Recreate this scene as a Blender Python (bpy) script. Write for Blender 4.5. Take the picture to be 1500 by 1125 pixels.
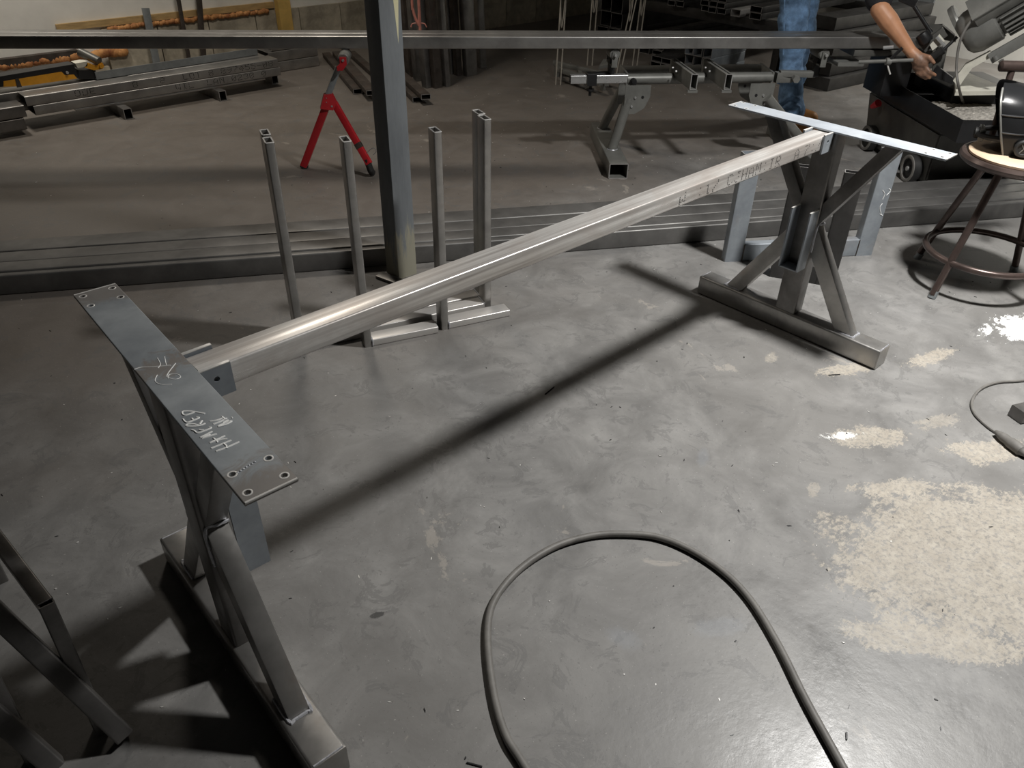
import bpy, bmesh, math, random
from mathutils import Vector as V, Matrix

for o in list(bpy.data.objects):
    bpy.data.objects.remove(o)
SC = bpy.context.scene
COL = SC.collection
random.seed(7)

# ------------------------------------------------------------------ camera
F_PX, W_PX, H_PX = 1130.93, 1500, 1125
CAM = V((-0.2927, -1.1072, 1.3995))
YAW, PITCH, ROLL = 0.8190, 0.6043, 0.0194
_f = V((math.cos(YAW) * math.cos(PITCH), math.sin(YAW) * math.cos(PITCH), -math.sin(PITCH)))
_r0 = V((math.sin(YAW), -math.cos(YAW), 0))
_u0 = _r0.cross(_f)
_r = math.cos(ROLL) * _r0 + math.sin(ROLL) * _u0
_u = -math.sin(ROLL) * _r0 + math.cos(ROLL) * _u0
cd = bpy.data.cameras.new('camera')
cam = bpy.data.objects.new('camera', cd)
COL.objects.link(cam)
cd.sensor_fit = 'HORIZONTAL'
cd.sensor_width = 36.0
cd.lens = 36.0 * F_PX / W_PX
cd.clip_start = 0.02
cam.matrix_world = Matrix(((_r.x, _u.x, -_f.x, CAM.x), (_r.y, _u.y, -_f.y, CAM.y),
                           (_r.z, _u.z, -_f.z, CAM.z), (0, 0, 0, 1)))
SC.camera = cam

# ------------------------------------------------------------------ world, exposure, lamps
w = bpy.data.worlds.new('world'); SC.world = w; w.use_nodes = True
w.node_tree.nodes['Background'].inputs[0].default_value = (0.55, 0.6, 0.7, 1)
w.node_tree.nodes['Background'].inputs[1].default_value = 0.02
SC.view_settings.view_transform = 'Standard'
SC.view_settings.look = 'None'
SC.view_settings.gamma = 1.0
SC.view_settings.use_curve_mapping = False
SC.view_settings.exposure = 0.0

LAMPS = [  # position, power, size, colour
    ((2.30, -0.80, 2.90), 92, 0.26, (1.0, 0.985, 0.955)),
    ((2.00, 3.20, 3.00), 26, 0.6, (1.0, 0.91, 0.79)),
    ((6.60, 0.40, 2.40), 41, 0.4, (1.0, 0.97, 0.9)),  # added unseen lamp, washes the right cream wall
    ((0.90, 4.62, 2.40), 9.5, 0.3, (1.0, 0.93, 0.82)),  # added unseen lamp, brightens the back wall near the pile
]
for (p, pw, sz, c) in LAMPS:
    ld = bpy.data.lights.new('lamp_light', 'AREA')
    ld.shape = 'DISK'; ld.size = sz; ld.spread = math.radians(128 if pw > 60 else 105 if pw < 20 else 150 if pw < 40 else 116); ld.energy = pw; ld.color = c
    lo = bpy.data.objects.new('lamp_light', ld); COL.objects.link(lo)
    lo.location = p

# ------------------------------------------------------------------ pixel helpers (a pixel gives a ray; the surface it touches gives the distance)
def ray(x, y):
    return (_f + _r * ((x - 750) / F_PX) - _u * ((y - 562.5) / F_PX)).normalized()
def onz(x, y, z=0.0):
    d = ray(x, y); return CAM + d * ((z - CAM.z) / d.z)
def onp(x, y, P, n):
    d = ray(x, y); n = V(n); return CAM + d * ((V(P) - CAM).dot(n) / d.dot(n))
def onv(x, y, P):
    return onp(x, y, (P[0], P[1], 0), (P[0] - CAM.x, P[1] - CAM.y, 0))

# ------------------------------------------------------------------ mesh helpers (all in world metres)
def frame(p0, p1, up=(0, 0, 1)):
    a = (V(p1) - V(p0)).normalized(); u = V(up)
    s = a.cross(u)
    if s.length < 1e-4:
        s = a.cross(V((1, 0, 0)))
    s.normalize(); u = s.cross(a)
    return a, s, u
def prof(w, h, r=0.0, n=3):
    r = min(r, w * .49, h * .49)
    if r <= 0:
        return [(w/2, h/2), (-w/2, h/2), (-w/2, -h/2), (w/2, -h/2)]
    out = []
    for cx, cy, a0 in ((w/2-r, h/2-r, 0), (-w/2+r, h/2-r, 90), (-w/2+r, -h/2+r, 180), (w/2-r, -h/2+r, 270)):
        for i in range(n + 1):
            a = math.radians(a0 + 90 * i / n); out.append((cx + r * math.cos(a), cy + r * math.sin(a)))
    return out
def extrude(bm, prf, p0, p1, up=(0, 0, 1), cap=True, inner=None):
    a, s, u = frame(p0, p1, up); p0 = V(p0); p1 = V(p1)
    mk = lambda P, q: [bm.verts.new(P + s * x + u * y) for x, y in q]
    A = mk(p0, prf); B = mk(p1, prf); n = len(prf)
    for i in range(n):
        bm.faces.new((A[i], B[i], B[(i+1) % n], A[(i+1) % n]))
    if inner:
        C = mk(p0, inner); D = mk(p1, inner)
        for i in range(n):
            j = (i + 1) % n
            bm.faces.new((C[i], C[j], D[j], D[i]))
            bm.faces.new((A[i], A[j], C[j], C[i])).material_index = 1
            bm.faces.new((B[i], D[i], D[j], B[j])).material_index = 1
    elif cap:
        bm.faces.new(A); bm.faces.new(list(reversed(B)))
def bar(bm, p0, p1, w, h, r=0.003, up=(0, 0, 1), n=2):
    extrude(bm, prof(w, h, r, n), p0, p1, up)
def tube(bm, p0, p1, w, h, t=0.004, r=0.006, up=(0, 0, 1), n=3):
    extrude(bm, prof(w, h, r, n), p0, p1, up, inner=prof(w - 2*t, h - 2*t, max(r - t, .0008), n))
def box(bm, lo, hi, r=0.0):
    lo = V(lo); hi = V(hi); c = (lo + hi) / 2
    bar(bm, (c.x, lo.y, c.z), (c.x, hi.y, c.z), hi.x - lo.x, hi.z - lo.z, r)
def circ(r, n):
    return [(r * math.cos(2*math.pi*i/n), r * math.sin(2*math.pi*i/n)) for i in range(n)]
def cyl(bm, p0, p1, r, r1=None, n=20, up=(0, 0, 1)):
    a, s, u = frame(p0, p1, up); r1 = r if r1 is None else r1
    A = [bm.verts.new(V(p0) + s*x + u*y) for x, y in circ(r, n)]
    B = [bm.verts.new(V(p1) + s*x + u*y) for x, y in circ(r1, n)]
    for i in range(n):
        bm.faces.new((A[i], B[i], B[(i+1) % n], A[(i+1) % n]))
    bm.faces.new(A); bm.faces.new(list(reversed(B)))
def pipe(bm, p0, p1, r, t=0.004, n=20):
    extrude(bm, circ(r, n), p0, p1, inner=circ(r - t, n))
def lathe(bm, c, axis, pts, n=24, up=(0, 0, 1)):
    """pts: (distance along axis, radius)"""
    a, s, u = frame((0, 0, 0), axis, up); c = V(c); rings = []
    for d, r in pts:
        if r < 1e-6:
            rings.append([bm.verts.new(c + a*d)])
        else:
            rings.append([bm.verts.new(c + a*d + s*x + u*y) for x, y in circ(r, n)])
    for A, B in zip(rings, rings[1:]):
        for i in range(n):
            j = (i + 1) % n
            if len(A) == 1 and len(B) == 1: continue
            if len(A) == 1: bm.faces.new((A[0], B[i], B[j]))
            elif len(B) == 1: bm.faces.new((A[i], B[0], A[j]))
            else: bm.faces.new((A[i], B[i], B[j], A[j]))
def sweep(bm, pts, r, n=8, closed=False, rf=None):
    pts = [V(p) for p in pts]; m = len(pts); rings = []; ref = None
    for i, p in enumerate(pts):
        t = ((pts[(i+1) % m] - pts[i-1]) if closed else (pts[min(i+1, m-1)] - pts[max(i-1, 0)])).normalized()
        if ref is None:
            ref = V((0, 0, 1)) if abs(t.z) < .9 else V((1, 0, 0))
        s = t.cross(ref).normalized(); ref = s.cross(t)
        rr = r if rf is None else r * rf(i / max(1, m-1))
        rings.append([bm.verts.new(p + s*x*rr + ref*y*rr) for x, y in circ(1, n)])
    for k in range(m if closed else m - 1):
        A, B = rings[k], rings[(k+1) % m]
        for i in range(n):
            bm.faces.new((A[i], A[(i+1) % n], B[(i+1) % n], B[i]))
    if not closed:
        bm.faces.new(list(reversed(rings[0]))); bm.faces.new(rings[-1])
def spline(pts, k=8, closed=False):
    pts = [V(p) for p in pts]; n = len(pts); out = []
    for i in range(n if closed else n - 1):
        g = (lambda j: pts[j % n]) if closed else (lambda j: pts[max(0, min(n-1, j))])
        a, b, c, d = g(i-1), g(i), g(i+1), g(i+2)
        for s in range(k):
            t = s / k
            out.append(.5 * ((2*b) + (c-a)*t + (2*a-5*b+4*c-d)*t*t + (3*b-a-3*c+d)*t**3))
    if not closed: out.append(pts[-1])
    return out
def sphere(bm, c, r, sx=1, sy=1, sz=1, n=12):
    m = Matrix.Translation(V(c)) @ Matrix.Diagonal((r*sx, r*sy, r*sz, 1))
    bmesh.ops.create_uvsphere(bm, u_segments=n, v_segments=max(6, n*2//3), radius=1, matrix=m)
def poly(bm, pts, d):
    """closed outline of 3D points thickened by vector d"""
    A = [bm.verts.new(V(p)) for p in pts]; B = [bm.verts.new(V(p) + V(d)) for p in pts]; n = len(A)
    bm.faces.new(A); bm.faces.new(list(reversed(B)))
    for i in range(n):
        bm.faces.new((A[i], B[i], B[(i+1) % n], A[(i+1) % n]))
NB = bmesh.new

# ------------------------------------------------------------------ object helpers
def props(o, label=None, cat=None, group=None, kind=None):
    if label: o['label'] = label
    if cat: o['category'] = cat
    if group: o['group'] = group
    if kind: o['kind'] = kind
    return o
def thing(name, label, cat, loc=(0, 0, 0), rz=0.0, group=None):
    o = bpy.data.objects.new(name, None); COL.objects.link(o)
    o.empty_display_size = .05
    o.matrix_world = Matrix.Translation(V(loc)) @ Matrix.Rotation(rz, 4, 'Z')
    o['_m'] = [c for row in o.matrix_world for c in row]
    return props(o, label, cat, group)
def rootm(o):
    while o.parent: o = o.parent
    m = o.get('_m')
    if m is None: return Matrix.Translation(o.location)
    m = list(m); return Matrix([m[i*4:i*4+4] for i in range(4)])
def obj(name, bm, mat, parent=None, sm=40, loc=None, local=False):
    bmesh.ops.recalc_face_normals(bm, faces=bm.faces)
    if parent is not None and not local:
        bm.transform(rootm(parent).inverted())
    elif loc is not None:
        bm.transform(Matrix.Translation(-V(loc)))
    me = bpy.data.meshes.new(name); bm.to_mesh(me); bm.free()
    if sm:
        me.shade_smooth(); me.set_sharp_from_angle(angle=math.radians(sm))
    me.materials.append(mat)
    if any(f_.material_index for f_ in me.polygons): me.materials.append(M['cut'])   # freshly sawn tube ends
    o = bpy.data.objects.new(name, me); COL.objects.link(o)
    if parent is not None: o.parent = parent
    elif loc is not None: o.location = loc
    return o
def solo(name, bm, mat, label, cat, loc, group=None, sm=40):
    return props(obj(name, bm, mat, None, sm, loc), label, cat, group)
def copy_tree(o, parent=None):
    c = o.copy(); COL.objects.link(c); c.parent = parent
    for ch in list(o.children): copy_tree(ch, c)
    return c
def place(o, loc, rz):
    o.matrix_world = Matrix.Translation(V(loc)) @ Matrix.Rotation(rz, 4, 'Z')
    o['_m'] = [c for row in o.matrix_world for c in row]
def struct(name, bm, mat, sm=0):
    return props(obj(name, bm, mat, None, sm), kind='structure')

# ------------------------------------------------------------------ materials
def newmat(name):
    m = bpy.data.materials.new(name); m.use_nodes = True
    nt = m.node_tree; b = nt.nodes['Principled BSDF']
    return m, nt, b
def N(nt, t, **k):
    n = nt.nodes.new(t)
    for a, v in k.items():
        if a.startswith('i_'): n.inputs[a[2:].replace('_', ' ')].default_value = v
        else: setattr(n, a, v)
    return n
def noise(nt, vec, scale, detail=4, rough=.55, dist=0.0):
    n = N(nt, 'ShaderNodeTexNoise'); n.inputs['Scale'].default_value = scale
    n.inputs['Detail'].default_value = detail; n.inputs['Roughness'].default_value = rough
    n.inputs['Distortion'].default_value = dist
    nt.links.new(vec, n.inputs['Vector']); return n.outputs['Fac']
def ramp(nt, fac, stops):
    r = N(nt, 'ShaderNodeValToRGB'); e = r.color_ramp.elements
    while len(e) < len(stops): e.new(.5)
    for el, (p, c) in zip(e, stops):
        el.position = p
        el.color = (c, c, c, 1) if isinstance(c, (int, float)) else (*c, 1)
    nt.links.new(fac, r.inputs['Fac']); return r.outputs['Color']
def mixc(nt, fac, a, b, mode='MIX'):
    n = N(nt, 'ShaderNodeMix', data_type='RGBA', blend_type=mode)
    for s, v in ((n.inputs['Factor'], fac), (n.inputs[6], a), (n.inputs[7], b)):
        if isinstance(v, (int, float)): s.default_value = v
        elif isinstance(v, tuple): s.default_value = (*v, 1)
        else: nt.links.new(v, s)
    return n.outputs[2]
def math_(nt, op, a, b=None, clamp=False):
    n = N(nt, 'ShaderNodeMath', operation=op, use_clamp=clamp)
    for s, v in zip(n.inputs, (a, b)):
        if v is None: continue
        if isinstance(v, (int, float)): s.default_value = v
        else: nt.links.new(v, s)
    return n.outputs[0]
def coords(nt, scale=(1, 1, 1)):
    tc = N(nt, 'ShaderNodeTexCoord'); mp = N(nt, 'ShaderNodeMapping')
    mp.inputs['Scale'].default_value = scale
    nt.links.new(tc.outputs['Object'], mp.inputs['Vector']); return mp.outputs['Vector']
def bump(nt, b, h, strength=.2, dist=.002):
    n = N(nt, 'ShaderNodeBump'); n.inputs['Strength'].default_value = strength
    n.inputs['Distance'].default_value = dist
    nt.links.new(h, n.inputs['Height']); nt.links.new(n.outputs['Normal'], b.inputs['Normal'])
def steel(name, c1, c2, rough=(.32, .5), metal=.75, scale=9, stain=None, stretch=(1, 1, 1), spec=.5):
    m, nt, b = newmat(name); v = coords(nt, stretch)
    f = noise(nt, v, scale, 6, .6, .3); g = noise(nt, v, scale * 7, 3, .6)
    col = ramp(nt, f, [(.34, c1), (.66, c2)])
    col = mixc(nt, math_(nt, 'MULTIPLY', g, .35), col, tuple(x * .55 for x in c1))
    if stain:
        s = ramp(nt, noise(nt, v, scale * .6, 5, .65, .8), [(.55, 0), (.7, 1)])
        col = mixc(nt, math_(nt, 'MULTIPLY', s, .55), col, stain)
    nt.links.new(col, b.inputs['Base Color'])
    b.inputs['Metallic'].default_value = metal
    b.inputs['Specular IOR Level'].default_value = spec
    nt.links.new(ramp(nt, noise(nt, v, scale * 1.7, 4), [(.3, rough[0]), (.7, rough[1])]), b.inputs['Roughness'])
    bump(nt, b, g, .06, .001)
    return m
def plain(name, c, rough=.5, metal=0.0, var=.25, scale=14, bumpy=.1, stretch=(1, 1, 1), c2=None, spec=.5):
    m, nt, b = newmat(name); v = coords(nt, stretch)
    f = noise(nt, v, scale, 6, .65, .2)
    lo = tuple(x * (1 - var) for x in c); hi = c2 or tuple(min(1, x * (1 + var)) for x in c)
    nt.links.new(ramp(nt, f, [(.35, lo), (.65, hi)]), b.inputs['Base Color'])
    b.inputs['Roughness'].default_value = rough; b.inputs['Metallic'].default_value = metal
    b.inputs['Specular IOR Level'].default_value = spec
    if bumpy: bump(nt, b, f, bumpy, .003)
    return m

M = {}
M['steel'] = steel('mill_scale_steel', (.36, .35, .335), (.54, .525, .505), (.3, .44), .82, 8, (.38, .32, .275))
M['steel_dark'] = steel('dark_steel', (.17, .164, .158), (.29, .28, .27), (.32, .48), .78, 9)
M['steel_blue'] = steel('blue_steel_plate', (.27, .30, .335), (.42, .455, .49), (.34, .48), .4, 7, (.3, .265, .245))
M['steel_blue_glare'] = steel('blue_steel_plate_glare', (.46, .50, .55), (.60, .64, .69), (.34, .46), .35, 7, (.48, .46, .46))  # lighter copy of the plate steel, grazing reflection put into the colour
M['steel_light'] = steel('light_steel', (.52, .505, .49), (.76, .735, .705), (.26, .42), .5, 12, (.40, .32, .27), (.12, 1, 1))
M['steel_long'] = steel('long_tube_steel', (.26, .253, .244), (.42, .41, .395), (.32, .46), .78, 5, None, (1, 1, 1))
M['rust_steel'] = steel('rusty_steel', (.055, .045, .038), (.11, .092, .08), (.5, .7), .4, 12, (.11, .05, .03))
M['weld'] = steel('weld_metal', (.42, .43, .46), (.7, .7, .74), (.25, .4), .35, 60)
M['bright'] = steel('bright_metal', (.5, .5, .5), (.58, .58, .57), (.25, .35), .6, 6)
M['edge'] = steel('cut_edge_metal', (.62, .61, .58), (.85, .83, .8), (.3, .4), .25, 40)
M['steel_black'] = steel('black_mill_scale', (.04, .039, .038), (.075, .072, .07), (.35, .5), .4, 9)
M['steel_bundle'] = steel('bundle_tube_steel', (.13, .127, .123), (.225, .22, .212), (.42, .55), .6, 5)
M['cut'] = steel('sawn_tube_end', (.3, .29, .28), (.42, .41, .4), (.35, .5), .3, 30)
M['sawn'] = plain('bright_sawn_rim', (.9, .89, .87), .45, 0, .06, 30, 0)
M['grey_paint'] = plain('grey_paint', (.17, .17, .158), .45, .2, .15, 12)
M['red'] = plain('red_paint', (.52, .022, .03), .38, 0, .12, 10, .03)
M['yellow'] = plain('yellow_paint', (.72, .33, .02), .45, 0, .15, 9)
M['black'] = plain('black_paint', (.012, .012, .013), .4, 0, .3, 12)
M['rubber'] = plain('black_rubber', (.018, .018, .018), .6, 0, .3, 12)
M['hose'] = plain('grey_hose_rubber', (.15, .143, .132), .55, 0, .18, 25)
M['pink'] = plain('pink_hose', (.62, .25, .2), .5, 0, .15, 12)
M['helmet'] = plain('helmet_plastic', (.03, .031, .033), .28, 0, .15, 8, .02)
M['seat'] = plain('tan_seat_board', (.55, .42, .30), .6, 0, .12, 8)
M['stool'] = plain('brown_enamel', (.085, .062, .055), .3, .5, .3, 10)
M['chalk'] = plain('chalk', (.85, .85, .83), .9, 0, .05, 40)
M['ink'] = plain('ink', (.012, .012, .012), .7, 0, .1, 40)
M['jeans'] = plain('blue_denim', (.15, .26, .43), .85, 0, .42, 16, .35)
M['shirt'] = plain('dark_shirt', (.02, .02, .024), .85, 0, .2, 20)
M['skin'] = plain('skin', (.52, .25, .135), .5, 0, .08, 14, .04)
M['hair'] = plain('dark_hair', (.02, .015, .012), .5, 0, .3, 50)
M['boot'] = plain('tan_boot_leather', (.38, .17, .04), .55, 0, .2, 14)
M['cream'] = plain('cream_wall_paint', (.8, .79, .75), .7, 0, .06, 4, .06)
M['wood'] = plain('pale_wood', (.48, .33, .15), .6, 0, .2, 8, .1, (1, 1, 6))
M['yellow_wood'] = plain('yellow_wood', (.66, .44, .13), .6, 0, .15, 8, .1)
M['foam'] = plain('orange_foam', (.5, .17, .06), .7, 0, .45, 16, .5, c2=(.72, .36, .13))
M['block'] = plain('concrete_block', (.44, .40, .32), .9, 0, .3, 7, .5)
M['white_cast'] = plain('white_saw_casting', (.62, .6, .52), .5, 0, .12, 12)
M['saw_grey'] = plain('saw_grey', (.10, .098, .09), .42, .2, .2, 10)
M['motor'] = plain('motor_grey', (.2, .2, .188), .42, .3, .15, 10)
M['swarf'] = plain('metal_swarf', (.32, .3, .27), .8, .1, .5, 60, .8)
M['galv'] = plain('galvanized', (.26, .28, .29), .5, .5, .18, 9)
M['ceil'] = plain('ceiling', (.07, .07, .072), .8, 0, .1, 2)
M['glass_lamp'] = None
mm, nt, b = newmat('lamp_diffuser'); b.inputs['Base Color'].default_value = (.9, .9, .88, 1); b.inputs['Roughness'].default_value = .4
M['diffuser'] = mm
M['wire'] = plain('pale_wire', (.5, .47, .41), .5, .3, .2, 20)

# marked top plate: blue mill scale with brown heat stains at the ends and over the post
mm, nt, b = newmat('marked_plate_steel'); v = coords(nt); sep = N(nt, 'ShaderNodeSeparateXYZ'); nt.links.new(v, sep.inputs[0])
f = noise(nt, v, 7, 6, .65, .5); g = noise(nt, v, 50, 4, .6)
col = ramp(nt, f, [(.32, (.3, .33, .36)), (.68, (.46, .495, .52))])
ay = math_(nt, 'ABSOLUTE', sep.outputs['Y'])
st = math_(nt, 'ADD', ay, math_(nt, 'MULTIPLY', math_(nt, 'SUBTRACT', noise(nt, v, 16, 7, .75, 1.2), .5), .16))
col = mixc(nt, ramp(nt, st, [(.285, 0), (.31, .75)]), col, (.27, .235, .205))
st2 = math_(nt, 'ADD', math_(nt, 'ABSOLUTE', math_(nt, 'ADD', sep.outputs['Y'], -.02)), math_(nt, 'MULTIPLY', math_(nt, 'SUBTRACT', noise(nt, v, 24, 7, .75, 1.0), .5), .2))
col = mixc(nt, ramp(nt, st2, [(.01, .7), (.03, 0)]), col, (.3, .25, .21))
col = mixc(nt, math_(nt, 'MULTIPLY', g, .3), col, (.13, .14, .15))
nt.links.new(col, b.inputs['Base Color']); b.inputs['Metallic'].default_value = .4
nt.links.new(ramp(nt, f, [(.3, .33), (.7, .48)]), b.inputs['Roughness'])
M['marked'] = mm
# grimy working hands: skin with dark dirt from the wrist down
mm, nt, b = newmat('grimy_skin'); v = coords(nt)
ds = N(nt, 'ShaderNodeVectorMath', operation='DISTANCE'); nt.links.new(v, ds.inputs[0]); HAND_NODE = ds
dd = math_(nt, 'ADD', ds.outputs['Value'], math_(nt, 'MULTIPLY', math_(nt, 'SUBTRACT', noise(nt, v, 40, 6, .7), .5), .06))
sk_ = ramp(nt, noise(nt, v, 14, 5), [(.35, (.47, .225, .12)), (.65, (.56, .28, .155))])
grm = ramp(nt, noise(nt, v, 55, 6, .7), [(.3, (.06, .042, .034)), (.7, (.24, .14, .095))])
nt.links.new(mixc(nt, ramp(nt, dd, [(.055, .85), (.10, 0)]), sk_, grm), b.inputs['Base Color']); b.inputs['Roughness'].default_value = .5
bump(nt, b, noise(nt, v, 60, 4), .08, .002)
M['skin'] = mm

# brushed cross beam: long streaks along its length
mm, nt, b = newmat('brushed_beam_steel'); v = coords(nt)
f1 = noise(nt, coords(nt, (.9, 38, 38)), 1.6, 5, .6); f2 = noise(nt, coords(nt, (1, 2, 2)), 4, 6, .65, .5)
col = ramp(nt, f1, [(.33, (.36, .335, .315)), (.5, (.6, .58, .555)), (.66, (.82, .8, .77))])
col = mixc(nt, ramp(nt, f2, [(.45, 0), (.7, .6)]), col, (.42, .36, .32))
nt.links.new(col, b.inputs['Base Color']); b.inputs['Metallic'].default_value = .38
nt.links.new(ramp(nt, f1, [(.3, .38), (.7, .26)]), b.inputs['Roughness'])
M['beam'] = mm

# painted post: black-blue paint, rubbed to wood low down and in one streak
mm, nt, b = newmat('post_paint'); v = coords(nt); sep = N(nt, 'ShaderNodeSeparateXYZ'); nt.links.new(v, sep.inputs[0])
base = ramp(nt, noise(nt, coords(nt, (1, 1, .3)), 9, 6, .65), [(.3, (.12, .13, .14)), (.7, (.2, .215, .225))])
wear = math_(nt, 'ADD', math_(nt, 'MULTIPLY', sep.outputs['Z'], -2.9), math_(nt, 'MULTIPLY', noise(nt, coords(nt, (14, 14, 2.0)), 2.2, 4, .7), 1.9))
col = mixc(nt, ramp(nt, wear, [(.42, 0), (.62, .8)]), base, (.31, .29, .215))
s1 = math_(nt, 'LESS_THAN', math_(nt, 'ABSOLUTE', math_(nt, 'ADD', sep.outputs['X'], -.024)), math_(nt, 'MULTIPLY', math_(nt, 'SUBTRACT', sep.outputs['Z'], .86), .075))
s2 = math_(nt, 'GREATER_THAN', noise(nt, coords(nt, (30, 30, 4)), 1.5, 3), .34)
col = mixc(nt, math_(nt, 'MULTIPLY', s1, s2), col, (.60, .56, .36))
nt.links.new(col, b.inputs['Base Color']); b.inputs['Roughness'].default_value = .55
bump(nt, b, noise(nt, coords(nt, (20, 20, 1.5)), 3, 5), .25, .004)
M['post'] = mm

# floor: worn grey painted concrete, brown dirt at the back, bare tan patches, white paint spills
mm, nt, b = newmat('worn_concrete_floor'); v = coords(nt); sep = N(nt, 'ShaderNodeSeparateXYZ'); nt.links.new(v, sep.inputs[0])
n1 = noise(nt, v, .9, 5, .6, .4); n2 = noise(nt, v, 5, 8, .68, .5); n3 = noise(nt, v, 45, 5, .65); n4 = noise(nt, v, 160, 2, .6)
base = ramp(nt, n2, [(.28, (.12, .118, .115)), (.5, (.19, .187, .182)), (.72, (.285, .28, .271))])
base = mixc(nt, ramp(nt, n1, [(.35, 0), (.65, .55)]), base, (.17, .163, .153))
# brown dirt field: grows towards the back of the shop, broken by noise
dy = math_(nt, 'ADD', math_(nt, 'MULTIPLY', sep.outputs['Y'], .5), math_(nt, 'MULTIPLY', math_(nt, 'SUBTRACT', n1, .5), 1.2))
base = mixc(nt, math_(nt, 'MULTIPLY', ramp(nt, dy, [(.30, 0), (.9, 1)]), .8), base, mixc(nt, n2, (.112, .095, .08), (.168, .144, .123)))
# flaked darker and lighter islands
fl = noise(nt, v, 10, 7, .74, 1.0)
base = mixc(nt, ramp(nt, fl, [(.57, 0), (.585, .5), (.64, .5), (.655, 0)]), base, (.125, .123, .12))
fl2 = noise(nt, coords(nt, (1, .7, 1)), 3.2, 8, .7, 1.0)
base = mixc(nt, ramp(nt, fl2, [(.655, 0), (.675, .35)]), base, (.42, .38, .33))
def blob(cx, cy, rx, ry, rot, amp, sc, soft=.12):
    mp = N(nt, 'ShaderNodeMapping', vector_type='TEXTURE')
    mp.inputs['Location'].default_value = (cx, cy, 0); mp.inputs['Rotation'].default_value = (0, 0, rot)
    mp.inputs['Scale'].default_value = (rx, ry, 1)
    nt.links.new(v, mp.inputs['Vector'])
    ln = N(nt, 'ShaderNodeVectorMath', operation='LENGTH'); nt.links.new(mp.outputs[0], ln.inputs[0])
    d = math_(nt, 'ADD', ln.outputs['Value'], math_(nt, 'MULTIPLY', math_(nt, 'SUBTRACT', noise(nt, v, sc, 9, .78, .4), .5), amp))
    d = math_(nt, 'ADD', d, math_(nt, 'MULTIPLY', math_(nt, 'SUBTRACT', noise(nt, coords(nt, (1, 2.2, 1)), sc * 5, 6, .75, .2), .5), amp * .55))
    return ramp(nt, d, [(1 - soft, 1), (1 + soft, 0)])
spk = ramp(nt, noise(nt, v, 85, 5, .7, .3), [(.36, .25), (.52, 1)])
tanc = mixc(nt, ramp(nt, noise(nt, v, 26, 9, .8), [(.3, 0), (.7, 1)]), (.28, .247, .203), (.46, .42, .355))
for a in ((1.50, -1.0, .44, .27, -.75, 1.8, 7), (1.12, -.96, .2, .05, -.9, 2.2, 14), (1.70, -.515, .11, .05, -.6, 2.6, 11), (1.86, -.09, .035, .016, .3, 3.0, 22), (1.36, -.53, .035, .016, .4, 3.0, 22),
          (1.92, -.62, .08, .03, -.3, 3.4, 14), (2.0, -.30, .12, .03, -.4, 3.6, 14), (2.28, -.45, .12, .03, -.2, 3.6, 14), (1.55, -.68, .12, .03, -.7, 3.6, 14), (1.9, -.78, .14, .05, -.6, 3.2, 12)):
    base = mixc(nt, math_(nt, 'MULTIPLY', math_(nt, 'MULTIPLY', blob(*a), spk), .85 if a[2] > .1 else .5), base, tanc)
base = mixc(nt, blob(2.76, -.60, .17, .085, -.5, 3.4, 8, .06), base, (.93, .93, .92))
base = mixc(nt, math_(nt, 'MULTIPLY', blob(1.645, -.462, .045, .016, -.6, 4.5, 30, .06), spk), base, (.8, .8, .78))
base = mixc(nt, math_(nt, 'MULTIPLY', blob(.255, -.095, .02, .007, -.3, 3.0, 40), .8), base, (.03, .03, .03))
for a in ((1.25, -.25, .05, .02, .5, 1.4, 14), (.62, -.5, .03, .05, .2, 1.4, 14), (.8, -.62, .03, .08, 1.1, 1.6, 14)):
    base = mixc(nt, math_(nt, 'MULTIPLY', blob(*a, soft=.5), .14), base, (.3, .34, .40))
# fine grit and dark pits
base = mixc(nt, ramp(nt, n4, [(.66, 0), (.72, .55)]), base, (.08, .075, .07))
base = mixc(nt, ramp(nt, n4, [(.27, .4), (.31, 0)]), base, (.5, .48, .45))
pits = noise(nt, v, 22, 5, .7, .6)
base = mixc(nt, ramp(nt, pits, [(.685, 0), (.72, .5)]), base, (.10, .095, .09))
nt.links.new(base, b.inputs['Base Color'])
pol = blob(.85, -1.0, .75, .5, .35, .9, 6, .6)
rgh = mixc(nt, pol, ramp(nt, n2, [(.3, .42), (.7, .62)]), ramp(nt, n2, [(.3, .26), (.7, .5)]))
nt.links.new(rgh, b.inputs['Roughness'])
b.inputs['Specular IOR Level'].default_value = .5
hb = math_(nt, 'ADD', math_(nt, 'MULTIPLY', n2, .7), math_(nt, 'MULTIPLY', n3, .3))
bump(nt, b, hb, .42, .004)
M['floor'] = mm

# ================================================================== the room
bm = NB(); bm.faces.new([bm.verts.new(p) for p in ((-4, -5, 0), (7.3, -5, 0), (7.3, 5.4, 0), (-4, 5.4, 0))])
struct('floor', bm, M['floor'])
bm = NB(); box(bm, (-4.1, 5.4, 0.0), (3.95, 5.55, 4.2)); box(bm, (3.95, 4.95, 0), (7.3, 5.55, 4.2))
wall_back = struct('wall_back', bm, M['cream'])
bm = NB(); box(bm, (7.3, -5, 0), (7.45, 5.55, 4.2)); struct('wall_right', bm, M['cream'])
bm = NB(); box(bm, (-4.15, -5, 0), (-4.0, 5.55, 4.2)); struct('wall_left', bm, M['ceil'])
bm = NB(); box(bm, (-4.15, -5.15, 0), (7.45, -5, 4.2)); struct('wall_front', bm, M['ceil'])
bm = NB(); box(bm, (-4.15, -5.15, 4.2), (7.45, 5.55, 4.3)); struct('ceiling', bm, M['ceil'])
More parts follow.
